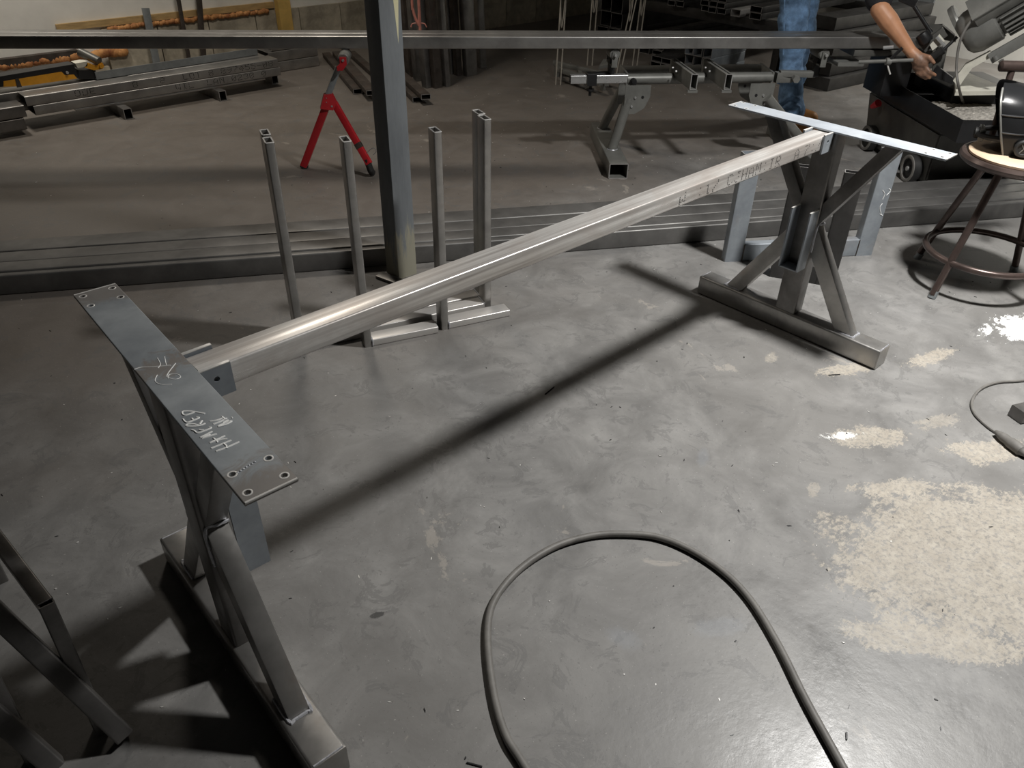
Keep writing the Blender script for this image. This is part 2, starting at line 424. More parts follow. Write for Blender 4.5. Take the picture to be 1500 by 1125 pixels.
# concrete footing blocks standing proud of the panelling
proto = None
x = 1.62
for i in range(6):
    L = .40
    if proto is None:
        bm = NB(); box(bm, (0, 5.365, 0), (L - .008, 5.399, .285), .004)
        bmesh.ops.subdivide_edges(bm, edges=bm.edges, cuts=2, use_grid_fill=True)
        o = obj('concrete_block', bm, M['block'], wall_back, 0, local=True); proto = o
    else:
        o = proto.copy(); COL.objects.link(o)
    o.location = (x + i * L, 0, 0)
for i in range(6):      # the nearer stretch of wall behind the upright tubes
    o = proto.copy(); COL.objects.link(o); o.parent = wall_back
    o.location = (3.97 + i * .40, -.45, 0)
    o2 = proto.copy(); COL.objects.link(o2); o2.parent = wall_back
    o2.location = (3.97 + i * .40 - (.2 if i else 0), -.45, .292)
    if i == 0: o2.location.x = 3.97
bm = NB(); box(bm, (1.33, 5.372, .303), (3.0, 5.399, .347), .002); props(obj('trim_1', bm, M['wood'], None, 30), kind='structure')
bm = NB(); box(bm, (-.4, 5.34, .125), (1.42, 5.399, .175), .004); props(obj('trim_2', bm, M['rust_steel'], None, 30), kind='structure')
bm = NB(); box(bm, (-1.5, 5.35, 0.0), (1.6, 5.399, .04), .004); props(obj('trim_3', bm, M['block'], None, 30), kind='structure')
def foam(x0, x1, z0, z1, y=5.385, d=.03):
    bm = NB(); n = max(3, int((x1 - x0) / .022))
    for i in range(n):
        t = (i + .5) / n
        sphere(bm, (x0 + (x1-x0)*t, y, (z0+z1)/2 + random.uniform(-.15, .15)*(z1-z0)), (z1-z0)*random.uniform(.42, .6), 1.3, d/(z1-z0), 1, 8)
    obj('foam_bead', bm, M['foam'], wall_back, 60, local=True)
foam(1.66, 2.93, .27, .304, 5.358)
for (xa, ya, xb, yb, hh) in ((-20, 98, 35, 94, .05), (38, 93, 70, 88, .045), (74, 86, 122, 83, .06), (136, 79, 182, 76, .06)):
    A_, B_ = onp(xa, ya, (0, 5.36, 0), (0, 1, 0)), onp(xb, yb, (0, 5.36, 0), (0, 1, 0))
    foam(A_.x, B_.x, (A_.z + B_.z)/2 - hh/2, (A_.z + B_.z)/2 + hh/2, 5.355, .04)
bm = NB(); box(bm, (2.98, 5.26, 0), (3.09, 5.325, 1.6), .003)
solo('timber_stud', bm, M['yellow_wood'], 'yellow wooden stud standing against the concrete block wall', 'timber', (3.03, 5.29, 0))
for (pa, pb, wd, mt, nm, lb) in (((213, 12), (229, 92), .055, 'galv', 'flat_bar', 'short grey galvanized bar leaning on the block wall'),
                        ((258, 0), (276, 84), .03, 'rust_steel', 'steel_rod', 'thin rusty bar leaning on the block wall beside the galvanized bar'),
                        ((288, 0), (297, 80), .042, 'rust_steel', 'steel_post', 'brown square steel bar leaning on the wall nearest the yellow stud')):
    p1 = onp(*pb, (0, 5.27, 0), (0, 1, 0)); p1.z = 0.0
    p0 = onp(*pa, (0, 5.345, 0), (0, 1, 0))
    if pa[1] == 0: p0 = p0 + (p0 - p1) * 1.6; p0.y = 5.345
    bm = NB(); bar(bm, p1 + V((0, 0, .004)), p0, wd, .014, .002, up=(0, 1, 0.01))
    solo(nm, bm, M[mt], lb, 'bar', (p1.x, p1.y, 0))

# ceiling lamps: one housing per light; the last two are added to brighten walls
for i, (p, pw, sz, c) in enumerate(LAMPS):
    lb = ['round high bay lamp hanging over the table base', 'round high bay lamp hanging over the long stock tubes', 'added unseen round lamp brightening the cream wall behind the saw', 'added unseen small lamp brightening the back wall by the lettered steel pile'][i]
    t = thing('ceiling_lamp', lb, 'lamp', p)
    q = V(p); r = sz / 2 + .05
    bm = NB(); lathe(bm, q, (0, 0, 1), [(.02, r), (.03, r), (.10, r * .8), (.22, .07), (.3, .05), (.3, 0)], 28); obj('housing', bm, M['black'], t)
    bm = NB(); cyl(bm, q + V((0, 0, .3)), (q.x, q.y, 4.2), .008, n=8); obj('hanging_rod', bm, M['galv'], t)
    bm = NB(); lathe(bm, q, (0, 0, 1), [(.0, r), (.0, sz/2 + .004), (.02, sz/2 + .004), (.02, r), (0, r)], 28); obj('rim', bm, M['black'], t)

# ================================================================== long structure: wooden post, stock, bundles
bm = NB(); bar(bm, (1.288, 1.243, 0), (1.288, 1.243, 4.2), .088, .086, .004, up=(0, 1, 0))
solo('support_post', bm, M['post'], 'tall square painted wooden post standing between the upright tubes', 'post', (1.288, 1.243, 0))
bm = NB(); bar(bm, onz(556, 403, .006), onz(606, 421, .006), .045, .012, .002)
solo('flat_bar', bm, M['steel_dark'], 'short dark flat bar lying on the floor at the wooden post', 'bar', onz(580, 412))

DS, NS = V((.79, -.613, 0)), V((.613, .79, 0))
for k, lb in enumerate(('long square steel tube on the stands, on the side of the trestle table base', 'long square steel tube on the stands, on the side of the block wall')):
    c = NS * (3.028 + .04 + .081 * k) + V((0, 0, .619))
    bm = NB(); tube(bm, c + DS * (-2.7 + .05*k), c + DS * (2.93 + .02*k), .08, .058, .004, .006)
    solo('stock_tube', bm, M['steel_long'], lb, 'steel tube', c + DS * .5 - V((0, 0, .03)), 'long tubes fed into the saw')

DB, NBv = V((.861, -.508, 0)), V((.508, .861, 0))
for i, (a, b_, h) in enumerate(((1.797, 1.83, .078), (1.832, 1.919, .082), (1.921, 2.017, .08), (2.02, 2.133, .081))):
    lb = ['narrow long steel tube lying on the floor, outermost beside the wooden post', 'long flat steel tube on the floor, second from the wooden post',
          'long flat steel tube on the floor, third from the wooden post', 'long flat steel tube on the floor, farthest from the wooden post'][i]
    c = NBv * ((a + b_) / 2) + V((0, 0, h / 2))
    bm = NB(); tube(bm, c + DB * (-2.6 - .07*i), c + DB * (4.9 - .11*i), b_ - a, h, .004, .007)
    solo('long_steel_tube', bm, M['steel_bundle'], lb, 'steel tube', V((c.x, c.y, 0)) + DB, 'long tubes lying on the floor')

# ================================================================== trestles and beam of the table base
def prism_yz(bm, pts, x0, x1, bev=.003):
    b2 = NB(); poly(b2, [(x0, y, z) for y, z in pts], (x1 - x0, 0, 0))
    if bev: bmesh.ops.bevel(b2, geom=b2.edges[:], offset=bev, segments=2, profile=.6, affect='EDGES')
    me = bpy.data.meshes.new('t'); b2.to_mesh(me); b2.free(); bm.from_mesh(me); bpy.data.meshes.remove(me)
def weld(bm, pts, r=.0035):
    P = spline(pts, 6)
    sweep(bm, P, r, 6, rf=lambda t: .8 + .35 * abs(math.sin(t * 40)))
def cut_holes(o, holes, axis):
    """drill through o (local coords)"""
    bm = NB()
    for c, r in holes: cyl(bm, V(c) - V(axis)*.05, V(c) + V(axis)*.05, r, n=14)
    bmesh.ops.recalc_face_normals(bm, faces=bm.faces)
    me = bpy.data.meshes.new('cut'); bm.to_mesh(me); bm.free()
    co = bpy.data.objects.new('cut', me); COL.objects.link(co); co.matrix_world = rootm(o)
    md = o.modifiers.new('b', 'BOOLEAN'); md.operation = 'DIFFERENCE'; md.object = co; md.solver = 'EXACT'
    dg = bpy.context.evaluated_depsgraph_get(); dg.update()
    new = bpy.data.meshes.new_from_object(o.evaluated_get(dg))
    o.modifiers.clear(); old = o.data; new.name = old.name; o.data = new
    bpy.data.objects.remove(co); bpy.data.meshes.remove(old); bpy.data.meshes.remove(me)
PL, PW, BL, BW, BH, TH = .3605, .038, .359, .0352, .0726, .71
def trestle(label, loc, rz, s, top_mat):
    t = thing('trestle_leg', label, 'trestle', loc, rz)
    bm = NB(); tube(bm, (0, -BL + .004, BH/2), (0, BL - .004, BH/2), BW*2, BH, .005, .007); o = obj('base_beam', bm, M['steel'], t, local=True)
    for e in (-1, 1):
        bm = NB(); box(bm, (-BW + .001, min(e*BL, e*(BL-.0045)), .002), (BW - .001, max(e*BL, e*(BL-.0045)), BH - .001), .002); obj('end_cap', bm, M['steel'], o, local=True)
        bm = NB(); sweep(bm, [(x_, e*(BL-.004), BH - .0005) for x_ in (-BW+.006, -.01, .01, BW-.006)], .0018, 6); obj('weld_bead', bm, M['weld'], o, local=True)
    bm = NB(); tube(bm, (0, 0, BH), (0, 0, TH - .006), .076, .056, .004, .006, up=(1, 0, 0)); post = obj('post', bm, M['steel_dark'], t, local=True)
    for e in (-1, 1):
        bm = NB(); prism_yz(bm, [(e*.187, BH), (e*.251, BH), (e*.038, .40), (e*.038, .30)], -.021, .021); lo = obj('lower_brace', bm, M['steel'], t, local=True)
        bm = NB(); weld(bm, [(-.022, e*.19, BH+.001), (-.022, e*.252, BH+.001), (-.012, e*.2545, BH+.001), (.012, e*.2545, BH+.001), (.022, e*.252, BH+.001), (.022, e*.19, BH+.001)]); obj('weld_bead', bm, M['weld'], lo, local=True)
        bm = NB(); weld(bm, [(-.022, e*.04, .31), (-.022, e*.04, .40), (.0, e*.042, .403), (.022, e*.04, .40)]); obj('weld_bead', bm, M['weld'], lo, local=True)
        bm = NB(); prism_yz(bm, [(e*.038, .402), (e*.232, TH-.006), (e*.182, TH-.006), (e*.038, .48)], -.021, .021); obj('upper_brace', bm, M['steel_dark'], t, local=True)
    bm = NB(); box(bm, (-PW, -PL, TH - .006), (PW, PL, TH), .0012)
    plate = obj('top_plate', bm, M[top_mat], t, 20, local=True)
    hs = [(sx * dx, e * dy) for e in (-1, 1) for sx in (-1, 1) for dx, dy in ((.026, PL - .016), (.026, PL - .062))]
    cut_holes(plate, [((x_, y_, TH), .0045) for x_, y_ in hs], (0, 0, 1))
    for x_, y_ in hs:
        bm = NB(); lathe(bm, (x_, y_, TH - .001), (0, 0, 1), [(0, .0045), (.0013, .005), (.0016, .0062), (.0012, .0072), (0, .0074), (0, .0045)], 14); obj('hole_rim', bm, M['edge'], plate, local=True)
    for e in (-1, 1):
        bm = NB(); bar(bm, (-PW + .001, e*(PL - .0005), TH - .0012), (PW - .001, e*(PL - .0005), TH - .0012), .0036, .0034, .0008); obj('ground_edge', bm, M['edge'], plate, local=True)
    # bracket pocket on the inner face of the post
    a, b_ = (-.08, -.028) if s < 0 else (.028, .08)
    bm = NB()
    for y_ in (-.033, .033): box(bm, (a, y_ - .0025, .25), (b_, y_ + .0025, .458), .001)
    box(bm, (a, -.033, .25), (b_, .033, .255), .001)
    br = obj('pocket_bracket', bm, M['steel_blue'], t, 30, local=True)
    for y_ in (-.033, .033):
        bm = NB(); box(bm, (a, y_ - .003, .4572), (b_, y_ + .003, .4595), .0006); obj('ground_edge', bm, M['edge'], br, local=True)
    return t
T1 = trestle('steel trestle leg with white chalk lettering on its top plate', (0, .0087, 0), -.0294, 1, 'marked')
T2 = trestle('steel trestle leg with a bare top plate, near the round stool', (2.086, 0, 0), 0, -1, 'steel_blue_glare')
# ears that take the ends of the beam
YB = .015
for t, x0, x1 in ((T1, .036, .09), (T2, 2.086 - .036, 2.086 - .086)):
    for y_ in (YB - .0345, YB + .0345):
        bm = NB(); box(bm, (min(x0, x1), y_ - .003, .648), (max(x0, x1), y_ + .003, .706), .001)
        ear = obj('beam_ear', bm, M['steel_blue'], t, 30)
        im = rootm(t).inverted()
        cut_holes(ear, [(im @ V(((x0 + x1)/2, y_, .683)), .005)], (0, 1, 0))
        bm = NB(); box(bm, (min(x0, x1), y_ - .0032, .7052), (max(x0, x1), y_ + .0032, .7068), .0005); obj('ground_edge', bm, M['edge'], ear)

t = thing('cross_beam', 'long silvery steel cross beam joining the two trestle legs', 'beam', (1.04, YB, .655))
bm = NB(); tube(bm, (.042, YB, .6785), (2.046, YB, .6785), .06, .045, .004, .005, n=4); beam = obj('beam_tube', bm, M['beam'], t)
# 5x7 dot lettering
FONT = {'0': '01110 10001 10011 10101 11001 10001 01110', '1': '00100 01100 00100 00100 00100 00100 01110', '2': '01110 10001 00001 00110 01000 10000 11111',
        '3': '01110 10001 00001 00110 00001 10001 01110', '4': '00010 00110 01010 10010 11111 00010 00010', '5': '11111 10000 11110 00001 00001 10001 01110',
        '7': '11111 00001 00010 00100 01000 01000 01000', '8': '01110 10001 10001 01110 10001 10001 01110', '9': '01110 10001 10001 01111 00001 00010 01100',
        'A': '00100 01010 10001 10001 11111 10001 10001', 'D': '11110 10001 10001 10001 10001 10001 11110', 'E': '11111 10000 10000 11110 10000 10000 11111',
        'I': '01110 00100 00100 00100 00100 00100 01110', 'L': '10000 10000 10000 10000 10000 10000 11111', 'M': '10001 11011 10101 10101 10001 10001 10001',
        'N': '10001 11001 10101 10011 10001 10001 10001', 'O': '01110 10001 10001 10001 10001 10001 01110', 'R': '11110 10001 10001 11110 10100 10010 10001',
        'T': '11111 00100 00100 00100 00100 00100 00100', 'U': '10001 10001 10001 10001 10001 10001 01110', 'W': '10001 10001 10001 10101 10101 11011 10001',
        'C': '01110 10001 10000 10000 10000 10001 01110', 'J': '00111 00010 00010 00010 00010 10010 01100', 'H': '10001 10001 10001 11111 10001 10001 10001',
        '-': '00000 00000 00000 11111 00000 00000 00000', '.': '00000 00000 00000 00000 00000 00100 00100', '/': '00001 00001 00010 00100 01000 10000 10000', ':': '00000 00100 00000 00000 00000 00100 00000', ' ': '00000 ' * 6 + '00000'}
def dots(bm, text, o, ux, uz, nrm, cw, ch, r, keep=.85):
    o, ux, uz, nrm = V(o), V(ux), V(uz), V(nrm)
    for k, ch_ in enumerate(text):
        g = FONT[ch_].split()
        for j in range(7):
            for i in range(5):
                if g[j][i] == '1' and random.random() < keep:
                    p = o + ux * (cw * (k + i / 6.5) + random.uniform(-.1, .1) * r) + uz * (ch * (6 - j) / 6) + nrm * .0003
                    vs = [bm.verts.new(p + ux * (r * a) + uz * (r * b_)) for a, b_ in ((1, 0), (.5, .87), (-.5, .87), (-1, 0), (-.5, -.87), (.5, -.87))]
                    bm.faces.new(vs)
bm = NB()
for x_, s_ in ((1.30, 'W'), (1.375, ':1/'), (1.51, 'CJHAM:IR'), (1.85, 'A'), (1.905, '7:/')):
    dots(bm, s_, (x_, YB - .03, .6645), (1, 0, 0), (0, 0, 1), (0, -1, 0), .034, .027, .0019, .9)
props(obj('printed_lettering', bm, M['ink'], beam, 0), kind='stuff')
# chalk writing on the marked plate
def strokes(lines, x0, y0, sc, z, r, parent, name='chalk_lettering', mat='chalk', plane=None):
    bm = NB()
    for L in lines:
        P = [(onz(x0 + x_ / sc, y0 + y_ / sc, z) if plane is None else onp(x0 + x_ / sc, y0 + y_ / sc, *plane)) for x_, y_ in L]
        if len(P) == 1: P = [P[0], P[0] + V((.0015, 0, 0))]
        P = spline(P, 4) if len(P) > 2 else P
        sweep(bm, P, r, 5)
    return obj(name, bm, M[mat], parent, 60)
plate1 = [c for c in T1.children if c.name.startswith('top_plate')][0]
strokes([[(905, 950), (1060, 895), (1225, 820)], [(840, 910), (1115, 800)], [(1005, 843), (1045, 875), (1052, 912)],
         [(820, 835), (1030, 738)], [(820, 835), (930, 800), (1060, 780)], [(868, 772), (905, 800), (930, 832)],
         [(690, 762), (855, 678)], [(690, 762), (760, 742), (830, 725), (715, 773), (915, 712)],
         [(568, 660), (610, 672), (648, 700), (740, 672), (832, 632), (818, 615)], [(668, 655), (700, 662), (735, 660)],
         [(760, 568), (690, 598), (580, 608), (505, 602), (508, 582), (590, 578), (680, 600)], [(680, 580), (715, 528)],
         [(450, 508), (500, 556), (590, 528), (670, 492), (640, 480)], [(572, 498), (592, 520)],
         [(752, 432), (640, 412), (540, 400), (455, 404), (442, 430), (470, 456), (540, 440), (612, 412)],
         [(820, 540), (920, 525), (1010, 488)], [(868, 578), (960, 545), (1055, 495)], [(985, 474), (1010, 495), (1035, 520)],
         [(935, 612), (960, 592), (1060, 548), (1118, 538), (1070, 572), (1000, 596), (935, 612)], [(1000, 560), (1035, 540), (1075, 520)], [(1120, 490)]],
        220, 560, 9.375, .7097, .0017, plate1)
strokes([[(440, 435), (445, 418), (480, 418), (490, 430), (470, 438), (445, 432), (435, 420), (470, 372)], [(395, 420), (386, 445), (410, 460), (455, 459)],
         [(300, 397), (330, 388), (380, 386), (450, 380)], [(395, 350), (408, 375), (398, 392)], [(425, 345), (432, 380)]], 90, 400, 2.813, .7100, .0008, plate1)

bm = NB()
for i in range(7): sphere(bm, onz(348 + i*4.2, 692 - i*2.6, .7102), .0016, 1.2, 1, .6, 6)
obj('weld_dots', bm, M['weld'], plate1)['kind'] = 'stuff'

# ================================================================== upright tubes with a foot
def L_leg(label, top, rz, foot, h):
    c = onz(*top, h)
    t = thing('upright_tube', label, 'steel tube', (c.x, c.y, 0), rz, 'upright tube legs standing by the wooden post')
    bm = NB(); tube(bm, (0, 0, 0), (0, 0, h), .056, .026, .003, .004, up=(1, 0, 0)); u = obj('upright', bm, M['steel'], t, local=True)
    bm = NB()
    o = [(x_, y_) for x_, y_ in prof(.0565, .0265, .004, 3)]; inn = prof(.0485, .0185, .002, 3)
    extrude(bm, o, (0, 0, h - .0012), (0, 0, h + .0006), (1, 0, 0), inner=inn); obj('sawn_edge', bm, M['sawn'], u, local=True)
    bm = NB(); tube(bm, (.0135, 0, .0128), (foot, 0, .0128), .056, .0255, .003, .004); f = obj('foot', bm, M['steel_light'], t, local=True)
    bm = NB(); weld(bm, [(.0145, -.028, .002), (.0145, -.028, .025), (.0145, 0, .0265), (.0145, .028, .025)], .0028); obj('weld_bead', bm, M['weld'], f, local=True)
    return t
R_ = math.radians
L_leg('upright tube leg with short foot, next to the marked trestle, on the beam side', (505.3, 203.3), R_(-19), .25, .70)
L_leg('upright tube leg with short foot, standing beside the wooden post on the saw side', (636.8, 189.6), R_(-18), .25, .695)
L_leg('upright tube leg with long foot, outer one of the touching pair beside the trestle beam', (709.3, 171.8), R_(163), .47, .69)
L_leg('upright tube leg with long foot, pair partner nearer the long floor tubes', (700.8, 163.7), R_(163), .45, .69)
L_leg('upright tube leg of the pair farthest from the wooden post, on the beam side', (392.7, 205), R_(-19), .22, .70)
L_leg('upright tube leg of the pair farthest from the wooden post, on the floor-tube side', (388, 193.3), R_(-19), .22, .70)

# ================================================================== bench legs of flat tube behind the bare trestle
def bench_leg(label, p0, p1, h, mat, wd=.075, dp=.04):
    p0, p1 = V(p0), V(p1); d = (p1 - p0); L = d.length; rz = math.atan2(d.y, d.x)
    t = thing('bench_leg', label, 'steel leg', (p0.x, p0.y, 0), rz)
    for x_ in (wd/2, L - wd/2):
        bm = NB(); tube(bm, (x_, dp/2, 0), (x_, dp/2, h), wd, dp, .003, .004, up=(0, 1, 0)); obj('upright', bm, M[mat], t, local=True)
    bm = NB(); tube(bm, (wd, dp/2, .0375), (L - wd, dp/2, .0375), dp, .075, .003, .004); c = obj('cross_bar', bm, M[mat], t, local=True)
    for x_ in (wd, L - wd):
        bm = NB(); weld(bm, [(x_, -.0005, .002), (x_, -.0005, .04), (x_, -.0005, .073)], .0025); obj('weld_bead', bm, M['rust_steel'], c, local=True)
    return t
B1 = bench_leg('blue grey U-shaped bench leg with chalk marks, behind the bare trestle', onz(1061, 384), onz(1277, 374), .455, 'steel_blue')
B2 = bench_leg('dark U-shaped bench leg standing between the bare trestle and the blue grey bench leg', V((2.535, .05, 0)), V((2.42, .27, 0)), .455, 'steel_black', .07, .035)
up = [c for c in B1.children if c.name.startswith('upright')][1]
pl = (onz(1277, 374) + V((-.0006*.57, -.0006*.82, 0)), (.57, .82, 0))
strokes([[(795, 495), (790, 470), (800, 455)], [(790, 495), (800, 500)], [(800, 440), (808, 420), (800, 405)], [(815, 425), (830, 408), (825, 400)]], 980, 120, 2.557, 0, .0012, up, plane=pl)

# ================================================================== red folding roller stand
rc = onz(495, 250); rc = V((1.75, 2.43, 0))
t = thing('roller_stand', 'red folding roller stand holding up the long stock tubes', 'stand', rc)
fa, fb = onz(445, 243, .012), onz(541, 240, .07)
def RS(x_, y_): return onv(x_, y_, rc)
hd0, hd1 = RS(478, 152), RS(487, 140)
bm = NB(); bar(bm, fa, RS(480, 150), .036, .03, .003, up=(.7, .7, 0)); obj('leg', bm, M['red'], t)
bm = NB(); bar(bm, fa - V((0, 0, .010)), fa + V((.004, 0, .004)), .038, .032, .003, up=(.7, .7, 0)); obj('leg_cap', bm, M['rubber'], t)
bm = NB(); l2 = bar(bm, fb, RS(489, 150), .032, .028, .003, up=(.7, .7, 0)); leg2 = obj('leg', bm, M['red'], t)
q0, q1 = RS(519, 206), RS(523, 213)
bm = NB(); bar(bm, fb + (RS(489, 150) - fb) * .26, fb + (RS(489, 150) - fb) * .34, .034, .030, .003, up=(.7, .7, 0)); obj('leg_band', bm, M['rust_steel'], leg2)
bm = NB(); sweep(bm, [fb + (RS(489, 150) - fb) * .08, fb - V((-.003, .004, .035)), onz(545, 253, .018), onz(547, 254, .016)], .017, 12); obj('rubber_foot', bm, M['rubber'], leg2)
wp = fb + (RS(489, 150) - fb) * .12 + V((.03, -.03, .01))
bm = NB(); sweep(bm, spline([wp + V((-.03, .03, 0)), wp + V((0, 0, .035)), wp + V((.012, -.012, .02)), wp], 6), .0016, 6); obj('wire_clip', bm, M['galv'], leg2)
bm = NB(); hp = [RS(469, 158), RS(474, 138), RS(487, 136), RS(493, 148), RS(488, 160)]
vd = (rc - V((CAM.x, CAM.y, 0))).normalized(); poly(bm, [p - vd * .022 for p in hp], vd * .044); obj('hinge_bracket', bm, M['red'], t, 30)
for px in ((486, 154), (478, 148), (478, 142)):
    p = RS(*px) - vd * .024; bm = NB(); cyl(bm, p, p + vd * .012, .005 if px[0] == 486 else .0025, n=10); obj('bolt', bm, M['bright'], t)
bm = NB(); bar(bm, RS(481, 138), RS(496, 98), .028, .026, .002, up=vd); obj('riser', bm, M['galv'], t)
rcen = V((RS(505, 84).x, RS(505, 84).y, .561)); ax = V((NS.x, NS.y, 0))
bm = NB(); lathe(bm, rcen - ax * .07, ax, [(0, 0), (0, .024), (.004, .028), (.136, .028), (.14, .024), (.14, 0)], 24); obj('roller', bm, M['motor'], t)
for e in (-1, 1):
    c = rcen + ax * (.078 * e)
    bm = NB(); poly(bm, [c + DS*a + V((0, 0, b_)) for a, b_ in ((-.016, .014), (.016, .014), (.016, -.02), (0, -.04), (-.03, -.05), (-.034, -.03), (-.016, -.015))], ax * (.004 * e)); obj('roller_bracket', bm, M['red'], t, 30)
    bm = NB(); cyl(bm, c, c + ax * (.01 * e), .006, n=10); obj('axle_nut', bm, M['bright'], t)
bm = NB(); bar(bm, rcen - ax*.08 + V((0, 0, -.045)) - DS*.02, rcen + ax*.08 + V((0, 0, -.045)) - DS*.02, .03, .006, .002); obj('cross_plate', bm, M['red'], t)

# ================================================================== grey roller table that carries the stock
rt = V((3.38, 1.35, 0))
t = thing('roller_table', 'grey welded pipe roller table under the long stock tubes', 'roller table', rt)
sk = V((.64, .77, 0)).normalized()
p1f, p2f = onz(905, 262), onz(905, 262) + V((.87, -.66, 0))
top1, top2 = onz(918, 116, .43), onz(1130, 113, .43)
for k, f in enumerate((p1f, p2f)):
    bm = NB(); tube(bm, f + V((0, 0, .04)), f + sk*.74 + V((0, 0, .04)), .10, .08, .005, .006); s_ = obj('skid', bm, M['grey_paint'], t)
    tp = top1 if k == 0 else top2
    for j, (d0, off) in enumerate(((.24, -.04), (.62, .16))):
        b0 = f + sk * d0 + V((0, 0, .08)); t0 = tp + sk * off + V((.02 if k == 0 else -.03, 0, -.09))
        bm = NB(); cyl(bm, b0, t0, .026, n=18); lg = obj('leg', bm, M['grey_paint'], t)
        bm = NB(); sweep(bm, [b0 + V((.027*math.cos(a), .027*math.sin(a), .001)) for a in [i*math.pi/6 for i in range(12)]], .003, 6, closed=True); obj('weld_bead', bm, M['weld'], lg)
    # gusset
    g0 = tp + V((0, 0, -.02)); e = 1 if k == 0 else -1
    gd = (top2 - top1).normalized()
    for off in (-.05, .15):
        o_ = g0 + sk * off
        pts = [o_ - gd*.01*e, o_ + gd*.125*e, o_ + gd*.125*e + V((0, 0, -.06)), o_ + gd*.10*e + V((0, 0, -.115)), o_ + gd*.05*e + V((0, 0, -.145)), o_ - gd*.01*e + V((0, 0, -.145))]
        bm = NB(); poly(bm, pts, sk * .006); gs = obj('gusset', bm, M['grey_paint'], t, 30)
        for a, b_ in ((.045, -.06), (.03, -.105)):
            c = o_ + gd*a*e + V((0, 0, b_)); bm = NB(); cyl(bm, c - sk*.006, c + sk*.0, .006, n=10); obj('bolt', bm, M['bright'], gs)
        c = o_ + gd*.085*e + V((0, 0, -.06)); bm = NB(); cyl(bm, c - sk*.001, c + sk*.001, .008, n=12); obj('bolt_hole', bm, M['black'], gs)
for off in (0, .18):
    bm = NB(); pipe(bm, top1 + sk*off, top2 + sk*off, .027, .004, 22); obj('rail_pipe', bm, M['grey_paint'], t)
for tp in (top1, top2):
    bm = NB(); bar(bm, tp - sk*.02, tp + sk*.2, .012, .06, .003); obj('end_plate', bm, M['grey_paint'], t)
for px in ((986, 97), (1033, 97)):
    a = onz(*px, .475); b_ = a - sk * .34 + gd * .03
    bm = NB(); tube(bm, a + V((0, 0, .0)), b_, .036, .075, .004, .003); ch = obj('cross_channel', bm, M['grey_paint'], t)
    bm = NB(); bar(bm, a + V((0, 0, .0378)), b_ + V((0, 0, .0378)), .008, .001, .0003); obj('slot', bm, M['black'], ch)
    bm = NB(); bar(bm, b_ + V((0, 0, -.046)), b_ + sk*.02 + V((0, 0, -.046)), .05, .012, .002); obj('lug', bm, M['grey_paint'], ch)
    for dd in (.08, .16):
        c = a - sk*dd + gd*-.018 + V((0, 0, .01)); bm = NB(); cyl(bm, c - gd*.008, c, .006, n=10); obj('bolt', bm, M['bright'], ch)
# bright end stop bar with sliding clamp and roller posts
e0 = top1 + V((0, 0, .005)); e1 = e0 - gd * .30
bm = NB(); tube(bm, e0, e1, .042, .042, .003, .004); es = obj('end_bar', bm, M['bright'], t)
bm = NB(); c = e0 - gd * .19; tube(bm, c - gd*.025, c + gd*.025, .058, .06, .006, .002); obj('clamp', bm, M['black'], es)
bm = NB(); cyl(bm, c + V((0, 0, -.03)), c + V((0, 0, -.085)), .008, n=10); cyl(bm, c + V((0, 0, -.05)), c + V((0, 0, -.06)), .02, n=12); obj('clamp_screw', bm, M['black'], es)
kc = top1 + gd*.03 - sk*.03
bm = NB(); sphere(bm, kc + V((0, 0, -.01)), .02, 1, 1, 1.2, 8); cyl(bm, kc, kc - sk*.02, .012, n=8); obj('locking_knob', bm, M['black'], t)
def roller_post(base, name):
    rz_ = .561
    bm = NB(); bar(bm, V((base.x, base.y, .44)), V((base.x, base.y, .53)), .03, .045, .003, up=ax); o = obj('roller_post', bm, M['black'], t)
    for e in (-1, 1):
        bm = NB(); bar(bm, V((base.x, base.y, .50)) + ax*.07*e, V((base.x, base.y, .575)) + ax*.07*e, .03, .006, .002, up=ax); obj('fork', bm, M['grey_paint'], o)
    bm = NB(); bar(bm, V((base.x, base.y, .505)) - ax*.073, V((base.x, base.y, .505)) + ax*.073, .03, .008, .002); obj('fork', bm, M['grey_paint'], o)
    bm = NB(); lathe(bm, V((base.x, base.y, rz_)) - ax*.064, ax, [(0, 0), (0, .024), (.005, .028), (.123, .028), (.128, .024), (.128, 0)], 22); obj('roller', bm, M['motor'], o)
    bm = NB(); cyl(bm, V((base.x, base.y, rz_)) - ax*.09, V((base.x, base.y, rz_)) + ax*.09, .007, n=10); obj('axle', bm, M['bright'], o)
nx = lambda s_: NS * 3.109 + DS * s_
s1 = onv(870, 85, (2.95, 1.65)); r1 = nx(V((2.93, 1.63, 0)).dot(DS)); r2 = nx(V((3.83, 1.0, 0)).dot(DS))
roller_post(r1, 'a'); roller_post(r2, 'b')
eb = top2 + gd*.02
bm = NB(); bar(bm, eb, eb + gd*.09, .05, .05, .003); obj('end_bracket', bm, M['grey_paint'], t)
bm = NB(); cyl(bm, eb + gd*.1 - sk*.01, eb + gd*.1 - sk*.06, .02, n=6); obj('clamp_knob', bm, M['motor'], t)
bm = NB(); bar(bm, V((r2.x, r2.y, .45)), V((r2.x, r2.y, .45)) + (V((eb.x, eb.y, .45)) - V((r2.x, r2.y, .45))) * .9, .04, .03, .003); obj('post_bracket', bm, M['grey_paint'], t)
bm = NB(); bar(bm, V((r1.x, r1.y, .45)), V((c.x, c.y, .45)), .04, .03, .003); obj('post_bracket', bm, M['black'], t)

